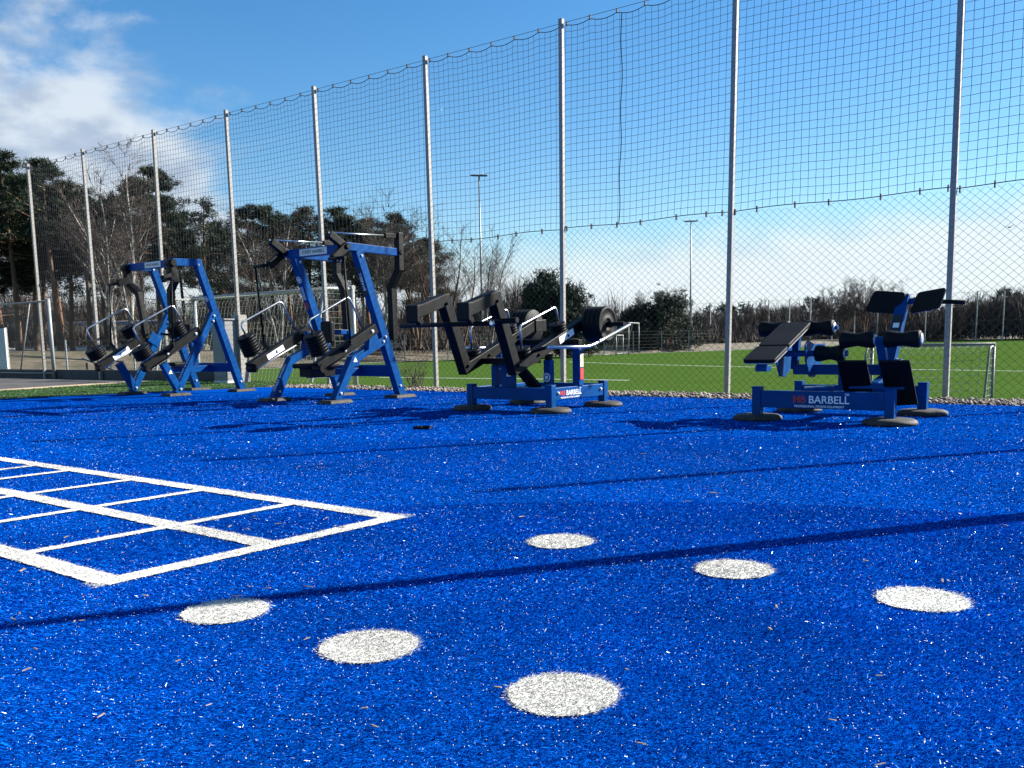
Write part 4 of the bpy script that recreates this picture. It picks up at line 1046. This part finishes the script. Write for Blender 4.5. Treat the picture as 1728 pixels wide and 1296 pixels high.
# far low buildings seen between the trunks
M['bwall'] = mat('white_render', (0.62, 0.62, 0.60), 0.9, var=.06, vscale=1)
M['broof'] = mat('grey_roof', (0.16, 0.16, 0.17), 0.8)
M['glass'] = mat('dark_glass', (0.03, 0.035, 0.04), 0.15)
def building(px, Y, w, h, label, nwin):
    p = at_depth(px, 600, Y); r = tag(empty('low_building', (p.x, p.y, .2)), label, 'building', 'low buildings behind the trees')
    wl_ = MB().box((0, 0, h / 2), (w, 8, h)).build('wall', M['bwall'], r)
    MB().hexa([(-w / 2 - .5, -4.5, h), (w / 2 + .5, -4.5, h), (w / 2 + .5, 4.5, h), (-w / 2 - .5, 4.5, h), (-w / 2 - .3, -4.3, h + .35), (w / 2 + .3, -4.3, h + .35), (w / 2 + .3, 4.3, h + .7), (-w / 2 - .3, 4.3, h + .7)]).build('roof', M['broof'], r)
    for i in range(nwin):
        x = -w / 2 + (i + .5) * w / nwin
        wi = MB().box((x, -4.02, h * .52), (w / nwin * .55, .1, h * .5)).build('window', M['glass'], r)
        MB().box((x, -4.09, h * .52), (.1, .05, h * .5)).build('mullion', M['bwall'], wi)
building(195, 92, 15, 2.5, 'long white low building behind the left pine trunks', 7)
building(710, 105, 13, 2.4, 'white low building behind the trees right of the pull-down machine', 6)
building(458, 98, 8, 1.9, 'small pale building behind the pull-down machine', 4)

# far fence on the opposite side of the pitch
ff = tag(empty('far_fence', W(-62, 112, FZ), ROT_AB), 'distant tall wire fence before the brown scrub across the pitch', 'fence')
pm = MB().box((0, 0, 2.7), (.12, .12, 5.4)).mesh('post'); pm.materials.append(M['mast'])
for i in range(34):
    o = bpy.data.objects.new('post', pm); col.objects.link(o); o.parent = ff; o.location = (-2 + i * 2.62, 0, 0)
cur = [[(-2, 0, z), (86, 0, z)] for z in (2.2, 5.3)]
for i in range(170): cur.append([(-2 + i * .52, 0, .2), (-2 + i * .52 - 2.0, 0, 2.2)])
tag(wires(cur, .012, 'wire_mesh', M['wire'], ff), kind='stuff')
nf = tag(empty('low_fence', (0, 0, 0)), 'low wire fence along the far edge of the pitch', 'fence')
pm2 = MB().box((0, 0, .85), (.07, .07, 1.7)).mesh('post'); pm2.materials.append(M['mast'])
for i in range(len(EDGE) - 4):
    x0, y0 = EDGE[i]; x1, y1 = EDGE[i + 1]; L = math.hypot(x1 - x0, y1 - y0)
    for k in range(int(L / 2.6)):
        t = k / int(L / 2.6); o = bpy.data.objects.new('post', pm2); col.objects.link(o); o.parent = nf; o.location = (x0 + (x1 - x0) * t - .3, y0 + (y1 - y0) * t + .55, FZ)
cur = [[(x - .3, y + .55, FZ + z) for x, y in EDGE[:-3]] for z in np.linspace(.15, 1.65, 7)]
tag(wires(cur, .007, 'wire_mesh', M['wire'], nf), kind='stuff')

# ================================================================== TREES
M['bark'] = mat('pine_bark', (0.075, 0.05, 0.035), 0.95, color2=(0.16, 0.085, 0.045), vscale=1.2, bump=.6, bscale=9)
M['needle'] = mat('pine_needles', (0.012, 0.023, 0.010), 0.7, island=.5, trans=.12, spec=.25)
M['needle2'] = mat('juniper_needles', (0.015, 0.029, 0.017), 0.7, island=.5, trans=.1, spec=.25)
M['birchbark'] = mat('birch_bark', (0.30, 0.285, 0.26), 0.85, color2=(0.06, 0.052, 0.05), vscale=2.2)
M['twig'] = mat('brown_twigs', (0.062, 0.043, 0.036), 0.9, island=.35)
M['scrub'] = mat('brown_scrub', (0.052, 0.040, 0.035), 0.95, island=.5)
def tufts(centres, per, ln, wd, seed, upbias=.35):
    g = np.random.default_rng(seed); n = len(centres) * per
    c = np.repeat(np.asarray(centres), per, axis=0)
    d = g.normal(0, 1, (n, 3)); d[:, 2] += upbias; d /= np.linalg.norm(d, axis=1)[:, None]
    w = np.cross(d, g.normal(0, 1, (n, 3))); w /= np.linalg.norm(w, axis=1)[:, None] + 1e-9
    L = ln * g.uniform(.6, 1.3, (n, 1)); wv = w * wd * g.uniform(.6, 1.4, (n, 1))
    c = c + g.normal(0, ln * .25, (n, 3))
    return np.stack([c - wv, c + wv, c + d * L], 1)
def pine_mesh(seed, H, crown0, Rc, nl, dense, lean=0.0):
    g = np.random.default_rng(seed); tr = MB()
    pts = []; 
    for i in range(9):
        t = i / 8; pts.append(Vector((lean * t * t * H + .12 * math.sin(t * 5 + seed), .12 * math.cos(t * 4 + seed) - .1, t * H)))
    tr.tube(pts, [max(.03, .19 * (1 - .85 * i / 8)) * H / 12 for i in range(9)], 7, False)
    def trunk(t):
        f = t * 8; i = min(7, int(f)); return pts[i].lerp(pts[i + 1], f - i)
    cen = []
    for i in range(nl):
        t = crown0 + (1 - crown0) * (i + g.uniform(0, 1)) / nl; t = min(t, .995)
        s_ = (t - crown0) / (1 - crown0); prof = (0.55 + .6 * math.sin(math.pi * min(1, s_ * .9 + .12))) * (1 - s_ ** 3 * .75)
        L = Rc * prof * g.uniform(.45, 1.15); az_ = g.uniform(0, 6.283); rise = g.uniform(-.15, .45)
        b = trunk(t); d = Vector((math.cos(az_), math.sin(az_), rise)); e = b + d * L; m1 = b.lerp(e, .5) + Vector((0, 0, -.06 * L))
        tr.tube([b, m1, e], [.05 * H / 12, .035, .012], 4, False)
        for j in range(dense):
            f = g.uniform(.35, 1.08) ** .8; p = b.lerp(e, min(f, 1.05)); sp = .34 * (0.6 + L * .22)
            cen.append((p.x + g.normal(0, sp), p.y + g.normal(0, sp), p.z + g.normal(0, sp * .45) + .1))
    for i in range(int(nl * .35)):                    # dead lower branches
        t = g.uniform(.18, crown0); b = trunk(t); az_ = g.uniform(0, 6.283); L = g.uniform(.4, 1.5)
        tr.tube([b, b + Vector((math.cos(az_) * L, math.sin(az_) * L, g.uniform(-.3, .3)))], [.03, .01], 3, False)
    v = tufts(cen, 14, .30, .024, seed)
    return tr, v
def tree_from(name, tr, v, trunk_m, leaf_m, crown_name='crown', per=3):
    r = empty(name); tr.build('trunk', trunk_m, r, True)
    np_mesh(crown_name, v.reshape(-1, 3), np.arange(v.size // 3), per, leaf_m, r)
    return r
def bare_mesh(seed, H, spread, droop, depth=5, lower=.25, stems=1, twig_n=3, rmin=.0095):
    """bare deciduous tree: white or grey trunk mesh and one mesh of fine twigs"""
    g = random.Random(seed); tr = MB(); tw = []
    def grow(p, d, L, r, lv):
        n = 3; pts = [p]; dd = d.copy()
        for i in range(n):
            dd = (dd + Vector((g.uniform(-.16, .16), g.uniform(-.16, .16), (.10 if lv < 3 else -droop)))).normalized()
            pts.append(pts[-1] + dd * L / n)
        if lv <= 1: tr.tube(pts, [r, r * .86, r * .72, r * .6], 6 if lv == 0 else 4, False)
        else: tw.append(([tuple(q) for q in pts], max(r, rmin)))
        if lv >= depth: return
        kids = {0: 9, 1: 5, 2: 4, 3: twig_n, 4: 3}.get(lv, 2)
        for k in range(kids):
            f = (lower + (1 - lower) * (k + g.random()) / kids) if lv == 0 else g.uniform(.25, 1.0)
            i = min(n - 1, int(f * n)); q = pts[i].lerp(pts[i + 1], f * n - i)
            az_ = g.uniform(0, 6.283); out = Vector((math.cos(az_), math.sin(az_), 0))
            ang = spread * g.uniform(.7, 1.25)
            nd = (dd * math.cos(ang) + out * math.sin(ang)).normalized()
            ll = L * ((.52 - .2 * f) if lv == 0 else g.uniform(.42, .7)); grow(q, nd, ll, r * (.30 if lv == 0 else .5), lv + 1)
        if lv in (0, 1): grow(pts[-1], dd, L * .45, r * .58, lv + 1)
    for s_ in range(stems):
        az_ = 6.283 * s_ / stems + seed; tilt = .0 if stems == 1 else .16
        grow(Vector((math.cos(az_) * .15 * (stems > 1), math.sin(az_) * .15 * (stems > 1), 0)), Vector((math.cos(az_) * tilt, math.sin(az_) * tilt, 1)).normalized(), H * .72, .014 * H, 0)
    V = []; Fq = []
    for pts, r in tw:
        for i in range(len(pts) - 1):
            p = np.array(pts[i]); q = np.array(pts[i + 1]); w = np.cross(q - p, np.array([g.uniform(-1, 1), g.uniform(-1, 1), .3])); w = w / (np.linalg.norm(w) + 1e-9) * r
            V.append((p - w, p + w, q))
    return tr, np.array(V)
PINES = [pine_mesh(11, 12, .45, 3.0, 42, 32), pine_mesh(12, 13, .50, 2.7, 40, 32, .01), pine_mesh(13, 11, .38, 3.2, 44, 32, -.01), pine_mesh(14, 12, .55, 2.4, 36, 30), pine_mesh(15, 10, .30, 1.8, 30, 10)]
pine_src = {}; bare_src = {}
def place(kind, src, maker, name, px, top, Y, Href, label, group, zb, cat, rz, sx=1.0):
    p = at_depth(px, top, Y); h = p.z - zb
    if kind not in src: o = maker(); src[kind] = o
    else: o = link_copy(src[kind])
    sc = h / Href; o.location = (p.x, p.y, zb); o.scale = (sc * sx, sc * sx, sc); o.rotation_euler = (0, 0, rz); o.name = name
    return tag(o, label, cat, group)
HP = [12.3, 13.2, 11.3, 12.3, 10.3]
def pine(k, px, top, Y, label, group, sx=1.0):
    tr, v = PINES[k]
    return place(k, pine_src, lambda: tree_from('pine_tree', tr, v, M['bark'], M['needle']), 'pine_tree', px, top, Y, HP[k], label, group, 0.4, 'tree', random.uniform(0, 6.28), sx)
LG = 'pines of the grove at left'
ORD = ['first', 'second', 'third', 'fourth', 'fifth', 'sixth', 'seventh', 'eighth', 'ninth', 'tenth', 'eleventh', 'twelfth']
FRONT = [4, 38, 70, 104, 132, 228, 252, 284]
for i, (px, top, Y) in enumerate(((-40, 250, 60), (4, 262, 58), (38, 296, 63), (70, 268, 56), (104, 305, 62), (132, 322, 58), (165, 335, 66), (228, 300, 60), (252, 282, 64), (284, 335, 57), (12, 330, 68), (60, 335, 70), (205, 350, 70), (300, 372, 68), (-20, 300, 70), (90, 340, 74))):
    front = Y <= 64 and px > 0
    pine(i % 4, px, top, Y, ('tall dark pine in the front of the left grove, %s from the left edge' % ORD[FRONT.index(px)]) if front else 'dark pine half hidden in the back row of the left grove', LG, 1.15)
pine(4, 340, 333, 58, 'slender thin-crowned pine standing right of the left grove', None, 1.1)
pine(2, 366, 372, 60, 'bushy pine leaning against the slender one, behind the left press machine', None)
MG = 'pines behind the pull-down machine'
for i, (px, top, Y) in enumerate(((418, 350, 66), (452, 345, 62), (480, 375, 70), (516, 350, 64), (562, 352, 66), (590, 362, 62), (618, 368, 68), (662, 360, 64), (690, 392, 68), (720, 400, 74))):
    pine((i + 1) % 4, px, top, Y, 'dark pine, %s from the left in the clump behind the pull-down machine' % ORD[i], MG, 1.2)
BARE = {'big': (bare_mesh(3, 14, .48, .07, 5, .25, 1, 6), 'birchbark', 13.2), 'birch': (bare_mesh(5, 12, .5, .03, 5, .25, 2, 4), 'birchbark', 11.5), 'brown': (bare_mesh(8, 11, .6, -.03, 5, .12, 2, 4), 'bark', 10.6), 'shrub': (bare_mesh(9, 6, .6, -.05, 4, .03, 4, 7, .014), 'bark', 5.9)}
def bare_h(k):
    v = BARE[k][0][1]; return float(v[:, :, 2].max())
HB = {k: bare_h(k) for k in BARE}
def bare(k, px, top, Y, label, group=None, sx=1.0, zb=0.2, name='bare_tree'):
    (tr, v), bm_, _ = BARE[k]
    return place(k, bare_src, lambda: tree_from(name, tr, v, M[bm_], M['twig'], 'twigs'), name, px, top, Y, HB[k], label, group, zb, 'tree', random.uniform(0, 6.28), sx)
bare('big', 193, 212, 50, 'tall bare birch with white trunk before the left pine grove')
bare('birch', 222, 330, 54, 'smaller bare birch right of the tall one before the left pine grove')
bare('birch', 458, 318, 56, 'bare birch in front of the pines above the pull-down machine', None, .9)
bare('brown', 400, 372, 58, 'brown bare tree left of the pull-down machine')
bare('birch', 628, 310, 60, 'broad bare birch rising above the pines right of the pull-down machine', None, 1.15)
bare('birch', 598, 322, 63, 'bare birch left of the broad one above the clump of pines'); bare('birch', 655, 326, 61, 'bare birch right of the broad one above the clump of pines')
bare('birch', 168, 262, 52, 'slim bare birch left of the tall one before the left pine grove')
bare('brown', 700, 352, 64, 'bare brown tree just left of the fence post before the leg press'); bare('brown', 742, 360, 62, 'bare brown tree directly behind the fence post before the leg press')
bare('brown', 775, 395, 66, 'bare brown tree left of the thin birch by the floodlight mast'); bare('birch', 822, 368, 64, 'thin bare birch at the foot of the nearer floodlight mast', None, .8)
for i, (px, top, Y) in enumerate(((1392, 480, 108), (1428, 466, 104), (1462, 462, 107), (1500, 468, 104), (1530, 490, 110))): bare('shrub', px, top, Y, 'bare twiggy tree, %s from the left in the row left of the tilted pads' % ORD[i], 'bare trees left of the tilted pads', 1.1)
for i, (px, top, Y) in enumerate(((1622, 502, 104), (1650, 488, 106), (1678, 492, 104), (1706, 480, 104), (1735, 484, 106), (1770, 490, 104))): bare('shrub', px, top, Y, 'bare twiggy tree above the scrub right of the last post, %s from that post' % ORD[i], 'bare trees at the right edge', 1.0)
for i, (px, top, Y) in enumerate(((1085, 486, 84), (1135, 478, 86), (1262, 508, 104), (1290, 500, 106))): bare('shrub', px, top, Y, 'bare twiggy tree, %s from the left of those by the round evergreen shrub' % ORD[i], 'bare trees behind the evergreen shrubs', .8)
# low evergreens
def bush(seed, px, top, Y, w, label, open_=False, zb=-.5):
    p = at_depth(px, top, Y); h = p.z - zb; g = np.random.default_rng(seed); tr = MB(); cen = []
    for i in range(60):
        az_ = g.uniform(0, 6.283); t = g.uniform(0, 1); z = h * (.05 + .95 * t); rr = w * .5 * math.sqrt(max(0.02, 1 - (t * 1.02) ** 2.2)) * g.uniform(.55, 1.05)
        e = Vector((math.cos(az_) * rr, math.sin(az_) * rr, z)); b = Vector((0, 0, z * .6))
        tr.tube([b, e], [.05, .012], 3, False)
        for j in range(26):
            f = g.uniform(.45, 1.05); q = b.lerp(e, f); cen.append((q.x + g.normal(0, .28), q.y + g.normal(0, .28), max(.1, q.z + g.normal(0, .22))))
    tr.tube([(0, 0, 0), (.05, 0, h * .5), (0, .05, h * .92)], [.12, .08, .03], 6, False)
    v = tufts(cen, 12, .36 if open_ else .26, .032, seed, .6)
    o = tree_from('evergreen_shrub', tr, v, M['bark'], M['needle2']); o.location = (p.x, p.y, zb)
    return tag(o, label, 'shrub')
bush(31, 918, 462, 62, 4.2, 'young dark pine bush behind the round weight plates, left of the fence post', True)
bush(32, 962, 484, 62, 3.8, 'lower half of the pine bush pair, just right of the fence post', True)
bush(33, 1125, 490, 78, 6.2, 'dense round evergreen shrub beyond the pitch', False)
bush(34, 1080, 512, 78, 5.4, 'lower evergreen shrub left of the dense round one', False)
# scrub belt behind the far edge: one mass
def scrub(line, n, hmin, hmax, depth, name, label, m, seed, evergreen=0):
    g = np.random.default_rng(seed); P = []
    seg = [(np.array(line[i]), np.array(line[i + 1])) for i in range(len(line) - 1)]; Ls = np.array([np.linalg.norm(b[:2] - a[:2]) for a, b in seg]); pr = Ls / Ls.sum()
    idx = g.choice(len(seg), n, p=pr); t = g.uniform(0, 1, n)
    A_ = np.array([s[0] for s in seg])[idx]; B_ = np.array([s[1] for s in seg])[idx]; p = A_ + (B_ - A_) * t[:, None]
    x = p[:, 0] + g.uniform(-depth, depth, n) * .4; y = p[:, 1] + g.uniform(0, depth, n); zb = p[:, 2]
    mod = .75 + .25 * np.sin(x * .45 + seed) * np.sin(x * .17 + 1) + .12 * np.sin(x * 1.7)
    h = g.uniform(hmin, hmax, n) * mod
    z0 = zb + h * g.uniform(0, .65, n)
    d = np.stack([g.normal(0, .35, n), g.normal(0, .35, n), np.ones(n)], 1); L = (h - (z0 - zb)) * g.uniform(.5, 1.0, n)
    w = g.normal(0, 1, (n, 3)); w[:, 2] *= .2; w /= np.linalg.norm(w, axis=1)[:, None]; w *= g.uniform(.02, .055, (n, 1))
    c = np.stack([x, y, z0], 1); v = np.stack([c - w, c + w, c + d * L[:, None]], 1)
    return tag(np_mesh(name, v.reshape(-1, 3), np.arange(n * 3), 3, m), label, 'scrub', kind='stuff')
scrub([(-16, 60, -.2), (-3, 70, -.2), (4, 76, -.3), (17, 86, -.3), (30, 100, -.4)], 34000, 1.4, 2.8, 9, 'brown_scrub', 'belt of bare brown scrub beyond the middle of the pitch', M['scrub'], 41)
c0 = W(-100, 116, -.5); c1 = W(25, 116, -.5)
scrub([tuple(c0), tuple(c1)], 60000, 3.8, 6.4, 12, 'brown_scrub', 'belt of bare brown scrub behind the distant tall wire fence', M['scrub'], 42)
scrub([(-70, 88, .7), (-30, 90, .7), (-2, 96, .3), (10, 100, .0)], 36000, 4.0, 8.5, 10, 'brown_scrub', 'tall bare thicket far behind the trunks of the pine groves', M['scrub'], 45)
scrub([(-55, 62, .7), (-22, 66, .7), (-8, 76, .3)], 22000, 1.0, 3.0, 14, 'brown_scrub', 'bare undergrowth between the trunks of the pine groves', M['scrub'], 43)
# dark evergreen tops in the far belt
g_ = np.random.default_rng(44); cen = []
for i in range(2200):
    t = g_.uniform(-105, 25); p = W(t, 128 + g_.uniform(0, 8), 0); hz = 4.6 + .8 * math.sin(t * .5) + .5 * math.sin(t * 1.3); cen.append((p.x, p.y, -.5 + hz * g_.uniform(.35, 1.0)))
v = tufts(cen, 16, .8, .10, 44, .5); tag(np_mesh('distant_conifers', v.reshape(-1, 3), np.arange(v.size // 3), 3, M['needle2']), 'dark line of distant conifers behind the brown scrub', 'wood', kind='stuff')

# ================================================================== SMALL THINGS
M['chip'] = mat('pale_wood_chip', (0.27, 0.20, 0.135), 0.9, color2=(0.10, 0.075, 0.055), vscale=60)
chip_me = []
for s_ in range(6):
    g = random.Random(100 + s_); L, w, h = g.uniform(.010, .022), g.uniform(.003, .006), g.uniform(.0015, .003)
    q = MB(); q.hexa([(-L, -w, 0), (L * g.uniform(.8, 1), -w * g.uniform(.4, 1), 0), (L, w, g.uniform(0, .003)), (-L * g.uniform(.7, 1), w, 0), (-L * .9, -w * .8, h), (L * .85, -w * .6, h), (L * .9, w * .7, h * 1.4), (-L * .8, w * .8, h)])
    me = q.mesh('wood_chip'); me.materials.append(M['chip']); chip_me.append(me)
CH = [(150, 944), (222, 947), (140, 1007), (33, 1035), (38, 962), (138, 1047), (125, 1049), (22, 1045), (405, 1005), (450, 993), (520, 990), (518, 1078), (420, 990), (395, 1006), (245, 1005), (165, 897), (112, 906), (551, 874), (566, 887), (578, 889), (345, 848), (388, 888), (700, 895), (698, 886), (704, 812), (862, 927), (1460, 946), (1590, 980), (1668, 1038), (1310, 1024), (840, 1160), (1082, 1255), (1404, 1215), (1484, 1140), (1485, 1298), (170, 1208), (236, 1284), (352, 1190), (615, 1195), (632, 1225), (1600, 980), (1300, 1062), (1058, 1130), (935, 875), (905, 870), (880, 872), (1695, 886), (1160, 846), (1412, 798), (291, 744), (337, 756), (468, 752), (430, 872), (300, 780), (540, 790), (505, 787), (640, 770), (1085, 766), (1204, 832), (1266, 749), (60, 1095), (45, 1130), (300, 1115), (705, 850), (470, 884), (415, 893), (215, 870), (850, 778), (1520, 772), (1345, 755)]
for i, (px, py) in enumerate(CH):
    p = ground(px, min(py, 1290), .008); o = bpy.data.objects.new('wood_chip', chip_me[i % 6]); col.objects.link(o)
    o.location = p; o.rotation_euler = (random.uniform(-.15, .25), random.uniform(-.15, .15), random.uniform(0, 6.28)); k = random.uniform(.45, .9) * (1 + max(0, p.y - 3) * .12); o.scale = (k, k, k)
    tag(o, 'small weathered wood chip lying on the blue turf', 'wood chip', 'wood chips scattered on the blue turf')
p = ground(710, 723, .004); gl = MB(); g = random.Random(5); pts = []
gl.lathe([(.03, 0), (.055, .008), (.05, .02), (.02, .03)], (0, 0, 0), (0, 0, 1), 9); gl.tube([(.03, .01, .012), (.11, .03, .012), (.13, .0, .01)], [.025, .022, .012], 7); gl.tube([(-.03, 0, .012), (-.10, -.02, .010)], [.022, .012], 7)
o = gl.build('black_glove', M['pad'], None, True); o.location = p; o.scale = (.75, .75, .75); o.rotation_euler.z = -.6; tag(o, 'small crumpled black glove lying on the turf before the leg press', 'glove')
p = at_depth(1703, 384, 60); bd = MB(); bd.tube([(-.18, 0, 0), (-.05, 0, .02), (.1, 0, .02), (.2, 0, 0)], [.01, .05, .045, .01], 8)
o = bd.build('body', M['lampdark'], None, True); br = tag(empty('bird', p, .6), 'tiny dark bird flying high in the sky at right', 'bird'); o.parent = br
for s_ in (-1, 1): MB().prism([(.06, s_ * .03, .03), (-.06, s_ * .03, .03), (-.06, s_ * .32, .12), (0, s_ * .34, .13)], (0, 0, .01)).build('wing', M['lampdark'], br)
# dry stalks of a young shrub growing through the gravel
g = random.Random(9); q = MB(); p0 = W(*[(lambda t: (t[0], t[1]))(g_ab(703, 655))][0]); 
for i in range(26):
    az_ = g.uniform(0, 6.28); L = g.uniform(.25, .62); x, y = g.uniform(-.1, .1), g.uniform(-.1, .1)
    q.tube([(x, y, 0), (x + math.cos(az_) * .06, y + math.sin(az_) * .06, L * .5), (x + math.cos(az_) * .17, y + math.sin(az_) * .17, L)], [.005, .004, .002], 3, False)
    for j in range(4):
        t = g.uniform(.3, .95); bx, by, bz = x + math.cos(az_) * .17 * t, y + math.sin(az_) * .17 * t, L * t; a2 = g.uniform(0, 6.28); q.tube([(bx, by, bz), (bx + math.cos(a2) * .09, by + math.sin(a2) * .09, bz + .06)], [.003, .0015], 3, False)
o = q.build('dry_shrub', M['twig']); o.location = (p0.x, p0.y, 0); tag(o, 'thin leafless young shrub growing in the gravel left of the leg press', 'shrub')
